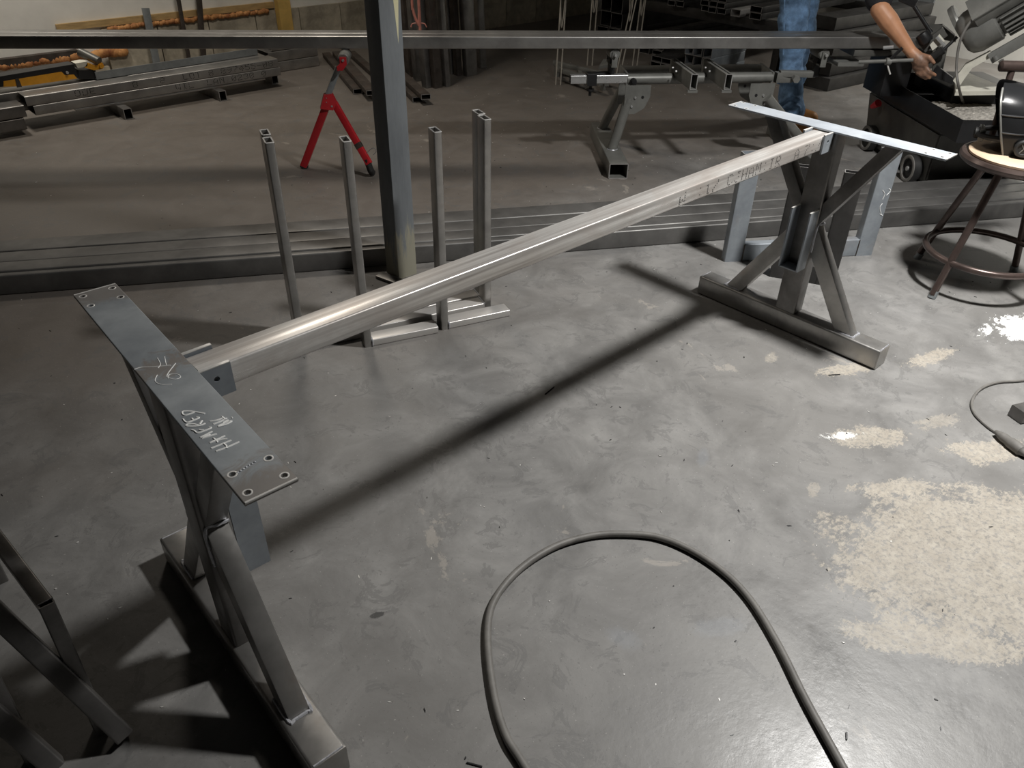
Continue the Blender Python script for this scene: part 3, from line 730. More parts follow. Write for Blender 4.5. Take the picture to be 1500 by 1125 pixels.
# ================================================================== stool and welding helmet
sc_ = V((2.96, -.32, 0)); SH = .50
t = thing('round_stool', 'brown steel stool with tan round seat and foot ring', 'stool', sc_)
feet = [V((2.715, -.262, 0)), V((3.026, -.065, 0)), V((3.21, -.387, 0)), V((2.90, -.585, 0))]
for f in feet:
    d = (f - sc_); tp = sc_ + d * .42 + V((0, 0, SH - .02))
    bm = NB(); cyl(bm, f + V((0, 0, .012)), tp, .0135, n=16); lg = obj('leg', bm, M['stool'], t)
    a = (tp - f).normalized(); bm = NB(); cyl(bm, f, f + a * .03, .0155, n=16); obj('leg_tip', bm, M['galv'], lg)
bm = NB(); sweep(bm, [sc_ + V((.213*math.cos(a), .213*math.sin(a), .14)) for a in [2*math.pi*i/48 for i in range(48)]], .0125, 12, closed=True); obj('foot_ring', bm, M['stool'], t)
bm = NB(); lathe(bm, sc_ + V((0, 0, SH)), (0, 0, 1), [(-.02, 0), (-.02, .12), (-.018, .17), (-.014, .192), (-.006, .203), (.006, .206), (.016, .2), (.018, .19), (.012, .184), (.012, 0)], 48); obj('seat_pan', bm, M['stool'], t)
bm = NB(); lathe(bm, sc_ + V((.004, .003, SH + .012)), (0, 0, 1), [(0, 0), (0, .172), (.003, .177), (.010, .178), (.015, .172), (.016, .13), (.016, 0)], 48); obj('seat_board', bm, M['seat'], t)
bk = sc_ + V((.16, .17, 0)); q = onv(1482, 97, bk)
bm = NB(); sweep(bm, [q - _r0*.045, q - _r0*.04, q + _r0*.3, q + _r0*.305], .0195, 14, rf=lambda s_: .55 if s_ in (0.0, 1.0) else 1); obj('back_rail', bm, M['stool'], t)
for dd in (.005, .23):
    a = q + _r0*dd; bm = NB(); cyl(bm, a, V((sc_.x + (a.x-sc_.x)*.88, sc_.y + (a.y-sc_.y)*.88, SH - .01)), .012, n=14); obj('back_post', bm, M['stool'], t)
# helmet
hz = SH + .029; fl = ray(1478, 200); fl = V((fl.x, fl.y, 0)).normalized(); rl = V((fl.y, -fl.x, 0))
HA = math.radians(-9); hf = rl*math.cos(HA) - fl*math.sin(HA); hs_ = -fl*math.cos(HA) - rl*math.sin(HA)
hc = onz(1477, 229, hz) - rl*.012 + fl*.105; hc = V((hc.x, hc.y, hz))
t = thing('welding_helmet', 'black welding helmet lying on the stool seat', 'helmet', hc)
def helm(u, v_):   # u angle round the shell, v height 0..1
    rr = .112 + .016*math.sin(v_*3.0)
    if v_ > .6: rr *= math.sqrt(max(0.004, 1 - ((v_ - .6)/.41)**2.6))
    if v_ < .3: rr -= .05*(.3 - v_)
    zz = .225 * v_
    return hc - rl*(.36*zz) + hf*(rr*math.cos(u)*1.25) + hs_*(rr*math.sin(u)) + V((0, 0, zz))
UM = 100
bm = NB(); nu, nv = 40, 24; grid = []
for j in range(nv + 1):
    grid.append([bm.verts.new(helm(math.radians(-UM + 2*UM*i/nu), j/nv)) for i in range(nu + 1)])
for j in range(nv):
    for i in range(nu): bm.faces.new((grid[j][i], grid[j][i+1], grid[j+1][i+1], grid[j+1][i]))
bmesh.ops.solidify(bm, geom=bm.faces[:], thickness=.004)
obj('shell', bm, M['helmet'], t, 50)
for v_ in (.36, .62):
    bm = NB(); sweep(bm, [helm(math.radians(-UM + 2*UM*i/44), v_) for i in range(45)], .0032, 6); obj('shell_ridge', bm, M['helmet'], t)
bm = NB(); sweep(bm, [helm(math.radians(UM), j/20) for j in range(20)], .004, 6); obj('rim_edge', bm, M['motor'], t)
kp = hc + hf*.03 + hs_*.112 + V((0, 0, .036))
bm = NB(); lathe(bm, kp, hs_, [(-.01, .02), (0, .03), (.012, .03), (.016, .026), (.016, .02), (.012, .018), (.012, 0)], 20); kn = obj('side_knob', bm, M['rubber'], t)
for i in range(3):
    a = i*2.094; bm = NB(); bar(bm, kp + hs_*.0125, kp + hs_*.0125 + hf*(.018*math.cos(a)) + V((0, 0, .018*math.sin(a))), .003, .003, 0); obj('knob_spoke', bm, M['motor'], kn)
bm = NB()
sweep(bm, spline([hc - hs_*.09 + V((0, 0, .05)), hc - hf*.085 - hs_*.06 + V((0, 0, .045)), hc - hf*.11 + V((0, 0, .042)), hc - hf*.085 + hs_*.06 + V((0, 0, .045)), hc + hs_*.09 + V((0, 0, .05))], 6), .010, 8)
obj('headband', bm, M['rubber'], t)
hb = hc - hf*.10 + V((0, 0, .042)); bm = NB(); bar(bm, hb - hs_*.035, hb + hs_*.035, .018, .045, .006); obj('headband_pad', bm, M['motor'], t)
bm = NB(); lathe(bm, hb - hf*.008, -hf, [(0, .02), (.014, .019), (.016, .015), (.016, 0)], 14); obj('ratchet_knob', bm, M['rubber'], t)

# ================================================================== metal cutting bandsaw
sv, su = V((.645, .764, 0)), V((.764, -.645, 0)); c0 = V((4.06, .39, 0))
vh = (c0 - V((CAM.x, CAM.y, 0))).normalized()
def S(x_, y_, off=0.0): return onv(x_, y_, c0 + vh * off)
T0 = V((3.70, .15, 0)); st = V((3.89, .29, 0))
t = thing('band_saw', 'dark wheeled metal cutting saw with ribbed motor and chip tray', 'saw', st + sv*.35 + su*.2)
def slab(bm, o, lv, lu, z0, z1, r=.004):
    c = o + su*(lu/2); bar(bm, V((c.x, c.y, (z0+z1)/2)), V((c.x, c.y, (z0+z1)/2)) + sv*lv, lu, z1 - z0, r)
bm = NB()
A = [st + V((0, 0, .02)), st + su*.42 + V((0, 0, .02)), st + su*.42 + sv*.74 + V((0, 0, .02)), st + sv*.74 + V((0, 0, .02))]
B = [p + V((0, 0, .29)) for p in (st - su*.03 - sv*.04, st + su*.46 - sv*.04, st + su*.46 + sv*.78, st - su*.03 + sv*.78)]
va = [bm.verts.new(p) for p in A]; vb = [bm.verts.new(p) for p in B]
for i in range(4): bm.faces.new((va[i], va[(i+1) % 4], vb[(i+1) % 4], vb[i]))
bm.faces.new(va); bm.faces.new(list(reversed(vb)))
bmesh.ops.bevel(bm, geom=bm.edges[:], offset=.008, segments=2, affect='EDGES')
body = obj('stand', bm, M['saw_grey'], t, 30)
bm = NB()
TL, TW = .93, .62
for o_, lv, lu in ((T0, TL, .004), (T0 + su*TW, TL, .004), (T0, .004, TW), (T0 + sv*TL, .004, TW)): slab(bm, o_, lv, lu, .31, .41, .001)
slab(bm, T0, TL, TW, .306, .312, .001)
obj('chip_tray', bm, M['black'], t, 30)
def wheel(c, axis, r):
    bm = NB(); lathe(bm, c - axis*.02, axis, [(0, 0), (0, r*.3), (.004, r*.32), (.008, r*.72), (0, r*.78), (-.004, r*.9), (.004, r), (.036, r), (.044, r*.9), (.04, 0)], 28); o = obj('wheel', bm, M['rubber'], t)
    bm = NB(); lathe(bm, c - axis*.026, axis, [(0, 0), (0, .012), (.02, .014), (.02, 0)], 12); obj('hub', bm, M['bright'], o)
    bm = NB(); lathe(bm, c - axis*.0245, axis, [(0, r*.74), (-.003, r*.86), (0, r*.98), (.004, r*.98), (.004, r*.74), (0, r*.74)], 28); obj('tyre_wall', bm, M['hose'], o)
wheel(st - su*.035 + sv*.10 + V((0, 0, .07)), su, .07)
wheel(st - su*.035 + sv*.62 + V((0, 0, .07)), su, .07)
bm = NB(); cyl(bm, st + sv*.60 - su*.05 + V((0, 0, .27)), st + sv*.64 - su*.06 + V((0, 0, .24)), .022, .014, n=10); obj('drain_cap', bm, M['red'], body)
# bed under the stock, vise, base casting
ns_ = V((3.956, .761, 0)); s_of = ns_.dot(DS)
bm = NB(); slab(bm, T0 + su*.2 + sv*.48, .40, .38, .36, .43, .01); obj('base_casting', bm, M['black'], t, 30)
bb = NS*3.03 + DS*(s_of - .10)
bm = NB(); bar(bm, V((bb.x, bb.y, .570)) + NS*.08, V((bb.x, bb.y, .570)) + NS*.08 + DS*.42, .17, .03, .004); obj('vise_bed', bm, M['saw_grey'], t)
bm = NB(); cc = bb + NS*.08 + DS*.26; bar(bm, V((cc.x, cc.y, .36)), V((cc.x, cc.y, .556)), .14, .2, .006, up=NS); obj('bed_pillar', bm, M['black'], t)
bm = NB(); bar(bm, V((bb.x, bb.y, .515)) + NS*.0, V((bb.x, bb.y, .515)) + NS*.16, .14, .02, .004, up=(0, 0, 1)); obj('bed_wing', bm, M['motor'], t)
vr = S(1258, 91, -.12); vr2 = S(1338, 88, -.12)
bm = NB(); cyl(bm, vr, vr2, .009, n=12); obj('vise_screw', bm, M['motor'], t)
bm = NB(); c_ = S(1301, 90, -.12); cyl(bm, c_ - _r0*.012, c_ + _r0*.012, .017, n=14); ho = obj('vise_collar', bm, M['motor'], t)
bm = NB(); cyl(bm, c_, S(1322, 70, -.12), .008, n=10); obj('vise_lever', bm, M['black'], ho)
bm = NB(); cyl(bm, S(1294, 70, -.12), S(1309, 69, -.12), .009, n=12); obj('lever_knob', bm, M['bright'], ho)
bm = NB(); cyl(bm, S(1300, 95, -.12), S(1304, 109, -.12), .004, n=8); obj('stop_bolt', bm, M['edge'], ho)
bm = NB(); P = [onz(1398, 116, .455), onz(1418, 106, .455), onz(1466, 126, .455), onz(1466, 133, .455), onz(1400, 134, .455)]; poly(bm, P, (0, 0, -.02)); obj('white_base', bm, M['white_cast'], t, 30)
bm = NB(); bar(bm, S(1380, 70, .03), S(1372, 108, .03), .05, .05, .006); obj('pivot_block', bm, M['saw_grey'], t)
bm = NB(); bar(bm, S(1352, 70, .04), S(1385, 45, .04), .06, .05, .006); bl = obj('blade_housing', bm, M['saw_grey'], t)
bm = NB(); poly(bm, [S(1372, 96, -.03), S(1396, 114, -.03), S(1396, 124, -.03), S(1364, 112, -.03)], vh*.02); obj('blade_guard', bm, M['black'], t, 30)
bm = NB(); poly(bm, [S(1362, 66, -.01), S(1376, 50, -.01), S(1384, 60, -.01), S(1366, 74, -.01)], vh*.01); obj('white_plate', bm, M['white_cast'], t, 30)
bm = NB(); bar(bm, S(1372, 54, -.02), S(1386, 70, -.02), .014, .014, .002); obj('blade_guide', bm, M['bright'], t)
rod0, rod1 = S(1318, -24), S(1364, 48)
bm = NB(); cyl(bm, rod0, rod1, .010, n=12); obj('support_rod', bm, M['black'], t)
bm = NB(); bar(bm, S(1320, -6, -.01), S(1343, 4, -.01), .05, .045, .006); obj('rod_clamp', bm, M['black'], t)
bm = NB(); lathe(bm, S(1358, 62, -.02), (rod0 - rod1).normalized(), [(0, 0), (0, .03), (.01, .034), (.05, .03), (.055, 0)], 14); obj('adjusting_knob', bm, M['black'], t)
bm = NB(); poly(bm, [S(1356, 38, .05), S(1380, 37, .05), S(1398, 52, .05), S(1400, 62, .05), S(1380, 58, .05), S(1366, 48, .05)], vh*.05); obj('arm_casting', bm, M['saw_grey'], t, 30)
h0, h1 = S(1349, 95, -.03), S(1382, 73, -.03)
bm = NB(); lathe(bm, h0, (h1 - h0).normalized(), [(0, 0), (0, .016), (.004, .018), ((h1-h0).length*.9, .018), ((h1-h0).length, .021), ((h1-h0).length + .004, .016), ((h1-h0).length + .004, 0)], 16)
hn = obj('handle_grip', bm, M['rubber'], t)
bm = NB(); cyl(bm, h1, S(1402, 54, -.01), .008, n=10); obj('handle_rod', bm, M['black'], hn)
# motor
m0, m1 = S(1416, 52), S(1531, -16); ma = (m1 - m0).normalized(); ml = (m1 - m0).length; R = .105
mo = None
bm = NB(); lathe(bm, m0, ma, [(-.02, 0), (-.02, .07), (-.005, .092), (.03, R), (.125, R), (.13, R*.93), (.135, R*.93), (.135, 0)], 32); obj('end_bell', bm, M['motor'], t)
bm = NB(); lathe(bm, m0, ma, [(.13, 0), (.13, R*.84), (ml, R*.84), (ml, 0)], 32); mo = obj('motor_body', bm, M['saw_grey'], t)
a_, s__, u__ = frame(m0, m1)
fin = None
for i in range(26):
    an = 2*math.pi*i/26; dr = s__*math.cos(an) + u__*math.sin(an)
    bm = NB(); bar(bm, m0 + ma*.15 + dr*(R*.93), m0 + ma*ml + dr*(R*.93), .006, R*.2, .001, up=dr); obj('cooling_fin', bm, M['motor'], mo)
jb = S(1466, -2, -.07)
bm = NB(); bar(bm, jb - ma*.12, jb + ma*.12, .12, .07, .008, up=(u__ - vh*.8)); bx = obj('junction_box', bm, M['motor'], t)
bm = NB(); bar(bm, jb - ma*.125 + (u__ - vh*.8).normalized()*.035, jb + ma*.125 + (u__ - vh*.8).normalized()*.035, .13, .01, .003, up=(u__ - vh*.8)); obj('box_lid', bm, M['motor'], bx)
bm = NB(); lathe(bm, S(1400, 38, .06), ma, [(0, 0), (0, .09), (.02, .095), (.03, .09), (.03, 0)], 26); obj('gear_cover', bm, M['motor'], t)
bm = NB(); bar(bm, S(1450, 86, -.02), S(1535, 38, -.02), .05, .03, .004, up=vh); ra = obj('motor_rail', bm, M['motor'], t)
for px in ((1457, 82), (1466, 88)):
    bm = NB(); cyl(bm, S(*px, -.04), S(px[0]+3, px[1]+6, -.04), .012, n=10); obj('rail_bolt', bm, M['motor'], ra)
bm = NB(); poly(bm, [S(1396, 118, -.02), S(1404, 128, -.02), S(1424, 100, -.02), S(1455, 82, -.02), S(1450, 76, -.02), S(1414, 95, -.02)], vh*.05); obj('swing_arm', bm, M['white_cast'], t, 30)
bm = NB(); sweep(bm, spline([S(1440, 16, -.11), S(1420, 34, -.13), S(1406, 62, -.14), S(1401, 100, -.14), S(1405, 130, -.15), onz(1412, 152, .36), onz(1420, 158, .34), onz(1426, 152, .35), onz(1425, 140, .38)], 8), .0065, 8); obj('power_cable', bm, M['hose'], t)
# swarf in the tray
bm = NB(); n_ = 44; g_ = []
for j in range(n_ + 1):
    row = []
    for i in range(n_ + 1):
        a, b_ = i/n_, j/n_
        h = .355 + .02*math.exp(-((a-.45)**2 + (b_-.35)**2)*7) + random.uniform(0, .006)
        if min(a, b_, 1-a, 1-b_) < .02: h = .3125 if b_ > .98 else .35
        p = T0 + su*(.01 + a*(TW-.02)) + sv*(.01 + b_*.52); row.append(bm.verts.new((p.x, p.y, h)))
    g_.append(row)
for j in range(n_):
    for i in range(n_): bm.faces.new((g_[j][i], g_[j][i+1], g_[j+1][i+1], g_[j+1][i]))
q = T0 + su*.3 + sv*.27
o = props(obj('metal_swarf', bm, M['swarf'], None, 0, V((q.x, q.y, .3125))), 'grey metal chips heaped in the saw tray', 'swarf', kind='stuff')

# ================================================================== worker at the saw
def ball(bm, c, r, s=(1, 1, 1)): sphere(bm, c, r, *s, n=14)
def chain(bm, pts, rad, n=14):
    pts = [V(p) for p in pts]
    for i, (p, r) in enumerate(zip(pts, rad)): ball(bm, p, r)
    for p, q_, r, r1 in zip(pts, pts[1:], rad, rad[1:]): cyl(bm, p, q_, r, r1, n)
def fuse(bm, name, mat, parent, vox, smooth=6):
    bmesh.ops.recalc_face_normals(bm, faces=bm.faces)
    me = bpy.data.meshes.new('f'); bm.to_mesh(me); bm.free()
    o = bpy.data.objects.new('f', me); COL.objects.link(o)
    m1_ = o.modifiers.new('r', 'REMESH'); m1_.mode = 'VOXEL'; m1_.voxel_size = vox
    m2_ = o.modifiers.new('s', 'SMOOTH'); m2_.iterations = smooth; m2_.factor = .5
    dg = bpy.context.evaluated_depsgraph_get(); dg.update()
    new = bpy.data.meshes.new_from_object(o.evaluated_get(dg)); bpy.data.objects.remove(o); bpy.data.meshes.remove(me)
    b2 = NB(); b2.from_mesh(new); bpy.data.meshes.remove(new)
    return obj(name, b2, mat, parent, 180)
an1, kn1, hp1 = V((4.15, 1.24, .085)), V((4.105, 1.29, .47)), V((4.085, 1.36, .88))
an2, kn2, hp2 = V((4.44, 1.43, .085)), V((4.36, 1.39, .47)), V((4.265, 1.40, .88))
pel, chest, neck, head = V((4.175, 1.39, .93)), V((4.22, .98, 1.12)), V((4.26, .80, 1.22)), V((4.28, .70, 1.31))
sh1, sh2 = V((4.03, .90, .99)), V((4.40, .99, 1.10))
E1, W1 = S(1289, 14, -.04), S(1334, 75, -.06)
E2, W2 = V((4.62, 1.16, .98)), V((4.43, 1.27, .96))
wk = thing('person', 'worker in blue jeans and tan boots reaching for the saw handle', 'person', ((an1 + an2)/2).xy.to_3d())
bm = NB()
chain(bm, [pel, (pel+chest)/2, chest], [.13, .125, .13]); chain(bm, [sh1, chest, sh2], [.065, .11, .065])
chain(bm, [chest, neck, head - V((0, 0, .02))], [.09, .058, .06]); ball(bm, head, .1, (.82, 1.0, 1.15))
fd = V((.28, -.9, -.3)).normalized(); sd = fd.cross(V((0, 0, 1))).normalized(); ud = sd.cross(fd)
ball(bm, head + fd*.09 - ud*.01, .02, (.8, 1.2, 1.3)); ball(bm, head + fd*.085 - ud*.06, .022, (1.4, .7, .6)); ball(bm, head + fd*.07 - ud*.09, .03)
for e in (-1, 1): ball(bm, head + sd*.085*e - ud*.005, .025, (.4, 1, 1.3)); ball(bm, head + fd*.082 + sd*.033*e + ud*.02, .013)
um = (sh1 + E1) / 2
chain(bm, [sh1, um, E1 + (sh1-E1)*.12], [.06, .056, .047])
fa_ = E1 + (W1 - E1)*.28; chain(bm, [E1, fa_, E1 + (W1-E1)*.6, W1], [.045, .047, .037, .027])
chain(bm, [sh2, E2, W2], [.058, .043, .028])
for h_, k_, a__ in ((hp1, kn1, an1), (hp2, kn2, an2)): chain(bm, [h_, k_, a__], [.08, .05, .035])
# right hand round the grip
pc = S(1348, 90, -.065)
chain(bm, [W1, (W1+pc)/2, pc], [.027, .031, .034]); ball(bm, S(1346, 96, -.06), .031); ball(bm, S(1353, 92, -.07), .026)
for L in ([(1354, 95, -.075), (1361, 105, -.085), (1370, 110, -.07)], [(1350, 98, -.07), (1355, 109, -.085), (1362, 114, -.07)], [(1346, 99, -.062), (1349, 110, -.08), (1356, 115, -.07)], [(1342, 97, -.055), (1344, 107, -.07), (1350, 112, -.065)]):
    chain(bm, [S(*p) for p in L], [.0115, .0105, .0085], 10)
chain(bm, [S(1351, 82, -.07), S(1361, 84, -.085), S(1368, 92, -.085)], [.015, .0125, .0095], 10)
# left hand on the hip
for k in range(4): chain(bm, [W2, W2 + V((-.07, .02 + .018*k, -.01 - .012*k)), W2 + V((-.11, .03 + .02*k, -.03 - .012*k))], [.024, .011, .009], 8)
chain(bm, [W2, W2 + V((-.05, -.03, .01)), W2 + V((-.08, -.035, .0))], [.02, .012, .009], 8)
fuse(bm, 'body', M['skin'], wk, .0048, 5)
HAND_NODE.inputs[1].default_value = rootm(wk).inverted() @ S(1351, 97, -.065)
bm = NB()
def pant(h_, k_, a__, seedv):
    random.seed(seedv)
    P = spline([h_ + V((0, 0, .03)), (h_+k_)/2, k_, (k_+a__)/2, a__ + V((0, 0, .05))], 7); n_ = len(P)
    for i, p in enumerate(P):
        t_ = i/(n_-1); r = .098 - .034*min(1, t_*1.6) + .010*max(0, t_-.65)/.35 - (.012 if t_ > .97 else 0)
        r *= 1 + .05*math.sin(t_*38 + seedv)
        ball(bm, p + V((random.uniform(-.006, .006), random.uniform(-.006, .006), 0)), r)
    for i in range(9):   # folds
        t_ = random.uniform(.1, .98); p = P[int(t_*(n_-1))]; a = random.uniform(0, 6.28); r = .066
        d = V((math.cos(a), math.sin(a), 0)); s_ = V((-d.y, d.x, 0))
        chain(bm, [p + d*r*.8 + s_*.05, p + d*(r+.008) + V((0, 0, .02)), p + d*r*.8 - s_*.05 + V((0, 0, -.03))], [.012, .013, .012], 8)
pant(hp1, kn1, an1, 3); pant(hp2, kn2, an2, 5)
chain(bm, [hp1 + V((0, 0, .02)), pel, hp2 + V((0, 0, .02))], [.11, .14, .11])
jn = fuse(bm, 'jeans', M['jeans'], wk, .007, 3)
rdir = V((_r0.x, _r0.y, 0))
bm = NB(); sweep(bm, [hp1.lerp(kn1, i/14) - vh*(.0985 - .03*min(1, i/14*.8)) - rdir*.035 for i in range(15)], .004, 6); obj('side_seam', bm, M['jeans'], jn)
bm = NB()
chain(bm, [pel + V((0, 0, .03)), (pel+chest)/2, chest], [.15, .142, .15]); chain(bm, [sh1, chest, sh2], [.078, .125, .078]); chain(bm, [chest, neck - V((0, .01, .02))], [.1, .075])
chain(bm, [sh1, sh1.lerp(E1, .80)], [.076, .066]); chain(bm, [sh2, sh2.lerp(E2, .6)], [.075, .062])
fuse(bm, 'shirt', M['shirt'], wk, .008, 4)
bm = NB(); ball(bm, head + V((0, .012, .025)), .108, (.84, 1.0, 1.02)); obj('hair', bm, M['hair'], wk)
for i_, (a__, td) in enumerate(((an1, V((.85, -.53, 0))), (an2, V((.1, -.99, 0))))):
    td.normalize(); b0 = V((a__.x, a__.y, 0)); bm = NB()
    chain(bm, [a__ + V((0, 0, .05)), a__ + V((0, 0, -.03))], [.05, .052]); chain(bm, [b0 - td*.055 + V((0, 0, .045)), b0 + td*.07 + V((0, 0, .052)), b0 + td*.17 + V((0, 0, .044))], [.042, .049, .042])
    for v_ in bm.verts: v_.co.z = max(v_.co.z, .006)
    bt = fuse(bm, 'boot', M['boot'], wk, .006, 3)
    bm = NB(); pts = []
    for k in range(24):
        a = 2*math.pi*k/24; L_, W_ = .115, .045
        pts.append(b0 + td*(.045 + L_*math.cos(a)) + V((-td.y, td.x, 0))*(W_*math.sin(a)))
    poly(bm, [p + V((0, 0, 0)) for p in pts], (0, 0, .02)); obj('sole', bm, M['rubber'], bt)
    bm = NB()
    for k in range(4):
        c = b0 + td*(.035 + .02*k) + V((0, 0, .098 - .008*k)); sx = V((-td.y, td.x, 0))
        sweep(bm, [c + sx*.03 - V((0, 0, .012)), c, c - sx*.03 - V((0, 0, .012))], .003, 6)
    props(obj('laces', bm, M['black'], bt), kind='stuff')
random.seed(11)

# ================================================================== hose loop and cords on the floor
hp = [onz(x_, y_, .009) for x_, y_ in ((770, 1125), (740, 1075), (722, 1010), (714, 930), (724, 880), (760, 835), (810, 802), (860, 786), (905, 782), (960, 786), (1010, 805), (1060, 838), (1100, 880), (1140, 945), (1180, 1025), (1235, 1125))]
e0_, e1_ = (hp[0] - hp[1]).normalized(), (hp[-1] - hp[-2]).normalized()
hp = [hp[0] + e0_*.5, hp[0] + e0_*.2] + hp + [hp[-1] + e1_*.2, hp[-1] + e1_*.5]
bm = NB(); sweep(bm, spline(hp, 8), .0085, 12)
solo('rubber_hose', bm, M['hose'], 'grey rubber hose lying in a wide loop on the floor', 'hose', onz(905, 782))
t = thing('extension_cord', 'thin black electric cord with plug connector on the floor', 'cord', onz(1440, 600))
ca = [onz(x_, y_, .005) for x_, y_ in ((1500, 557), (1462, 560), (1436, 570), (1424, 588), (1428, 606), (1446, 624), (1460, 634))]
ca = [ca[0] + V((.5, -.1, 0)), ca[0] + V((.2, -.1, 0))] + ca
bm = NB(); sweep(bm, spline(ca, 8), .0045, 8); obj('cord', bm, M['hose'], t)
k0, k1 = onz(1458, 632, .014), onz(1490, 656, .014)
bm = NB(); lathe(bm, k0, (k1 - k0).normalized(), [(0, 0), (0, .006), (.02, .012), (.03, .014), (.05, .014), (.055, .017), (.095, .017), (.1, .012), (.115, .008), (.115, 0)], 14); obj('connector', bm, M['hose'], t)
e_ = k0 + (k1 - k0).normalized()*.11
for s_ in (-1, 1):
    bm = NB(); sweep(bm, spline([e_ - V((0, 0, .006)), onz(1500, 660 + 4*s_, .005), onz(1530, 676 + 8*s_, .005), onz(1600, 690 + 14*s_, .005)], 6), .0042, 8); obj('cord', bm, M['rubber'], t)
bm = NB(); bar(bm, onz(1489, 607, .02), onz(1489, 607, .02) + V((.16, -.07, 0)), .05, .04, .003)
solo('steel_offcut', bm, M['steel_dark'], 'short dark steel offcut lying beside the cord connector', 'offcut', onz(1500, 610))

# ================================================================== dark brace frames by the marked trestle
def brace_frame(label, shift):
    a, b_, f1 = V((-.279, .085, .30)), V((-.305, .33, .30)), V((-.288, .03, 0))
    sh = V(shift); t = thing('brace_frame', label, 'steel frame', f1 + sh)
    bm = NB(); tube(bm, f1 + sh, a + sh + V((0, 0, .012)), .026, .026, .003, .003, up=(1, 0, 0)); u = obj('upright', bm, M['steel_dark'], t)
    bm = NB(); tube(bm, a + sh, b_ + sh + V((-.02, .25, 0)), .026, .026, .003, .003); r_ = obj('rail', bm, M['steel_dark'], t)
    bm = NB(); sweep(bm, [a + sh + V((x_, -.001, .0135)) for x_ in (-.012, 0, .012)], .0015, 6); obj('weld_bead', bm, M['weld'], r_)
    bm = NB(); tube(bm, V((-.262, -.02, .016)) + sh, V((-.375, .16, .40)) + sh, .034, .034, .003, .004, up=(1, 0, 0)); obj('diagonal_brace', bm, M['steel_dark'], t)
    bm = NB(); tube(bm, V((-.375, .145, .40)) + sh, V((-.375, .60, .40)) + sh, .034, .034, .003, .004); obj('top_rail', bm, M['steel_dark'], t)
    bm = NB(); tube(bm, V((-.33, .56, .0)) + sh, V((-.33, .56, .384)) + sh, .026, .026, .003, .003, up=(1, 0, 0)); obj('rear_post', bm, M['steel_dark'], t)
    bm = NB(); tube(bm, V((-.39, .565, .39)) + sh, V((-.25, .565, .30)) + sh, .02, .02, .003, .003); obj('tie', bm, M['steel_dark'], t)
brace_frame('dark welded brace frame nearest the marked trestle', (0, 0, 0))
brace_frame('dark welded brace frame on the outer side of its twin', (-.115, .02, 0))

# ================================================================== steel pile by the block wall
SPC = ((183, 197, 175), (322, 334, 148), (398, 410, 122))
for k, px in enumerate(((190, 175), (328, 148), (404, 123))):
    p = onz(*px); lb = ['open square spacer tube under the pile, nearest the yellow and black stand', 'open square spacer tube under the middle of the lettered pile', 'open square spacer tube under the far end of the lettered pile'][k]
    bm = NB(); tube(bm, V((p.x, p.y - .0, .0325)), V((p.x, p.y + .5, .0325)), .05, .065, .004, .003)
    solo('spacer_tube', bm, M['steel_dark'], lb, 'steel tube', (p.x, p.y, 0), 'spacers under the steel pile')
xe = onz(410, 95, .15).x
pile = []
for k, (y0, z0, xa, xb, hh, wd, lb) in enumerate((
        (4.16, .080, .78, xe, .055, .14, 'lower lettered steel tube on the side facing the red stand'),
        (4.16, .136, .75, xe - .01, .055, .14, 'upper lettered steel tube on the side facing the red stand'),
        (4.305, .080, .6, xe + .02, .055, .14, 'lower steel tube of the pile on the wall side'),
        (4.305, .136, .6, xe - .03, .055, .14, 'upper steel tube of the pile on the wall side, under the angle bar'))):
    bm = NB(); tube(bm, (xa, y0 + wd/2, z0 + hh/2), (xb, y0 + wd/2, z0 + hh/2), wd, hh, .004, .006)
    pile.append(solo('pile_tube', bm, M['steel_long'], lb, 'steel tube', (1.5, y0 + wd/2, z0), 'tubes in the lettered pile'))
for o, txt in ((pile[1], ((1.02, 'ODE'), (1.36, '8'), (1.53, '8'), (1.68, 'LOT 8 897455-08'))), (pile[0], ((1.62, 'WIL'), (1.83, 'LAN 0230'), (2.22, '0')))):
    bm = NB(); z0 = o.location.z
    for x_, s_ in txt: dots(bm, s_, (x_, 4.16, z0 + .014), (1, 0, 0), (0, 0, 1), (0, -1, 0), .043, .032, .0028, .9)
    bm.transform(Matrix.Translation(-o.location)); c = obj('printed_lettering', bm, M['ink'], o, 0, local=True); c['kind'] = 'stuff'
bm = NB(); bar(bm, (1.0, 4.19, .0725), (xe - .12, 4.19, .0725), .05, .012, .002)
solo('flat_bar', bm, M['steel'], 'thin flat bar between the lettered pile and its spacers', 'bar', (1.6, 4.19, .0665))
for k in range(2):
    bm = NB(); tube(bm, (-2.6, 4.17, .03 + .068*k + .032), (.70 + .02*k, 4.17, .03 + .068*k + .032), .15, .064, .004, .006)
    solo('pile_tube', bm, M['steel_dark'], ['lower dark steel tube beside the lettered pile end, by the yellow stand', 'upper dark steel tube beside the lettered pile end, by the yellow stand'][k], 'steel tube', (-.9, 4.17, .03 + .068*k))
for k, x_ in enumerate((-1.6, -.4)):
    bm = NB(); bar(bm, (x_, 4.05, .015), (x_, 4.3, .015), .05, .03, .003)
    solo('spacer_block', bm, M['steel_dark'], ['flat steel block under the dark tubes, away from the lettered pile', 'flat steel block under the dark tubes, nearer the lettered pile'][k], 'block', (x_, 4.17, 0), 'blocks under the dark tubes')
for k in range(3):
    z0 = .075*k
    bm = NB(); tube(bm, (2.46 + .03*k, 4.68, z0 + .037), (2.9, 4.68, z0 + .037), .22, .072, .004, .006)
    solo('wide_tube', bm, M['steel'], ['lowest wide grey tube of the short stack by the channels', 'middle wide grey tube of the short stack by the channels', 'top wide grey tube of the short stack by the channels'][k], 'steel tube', (2.7, 4.68, z0), 'short stack of wide tubes')
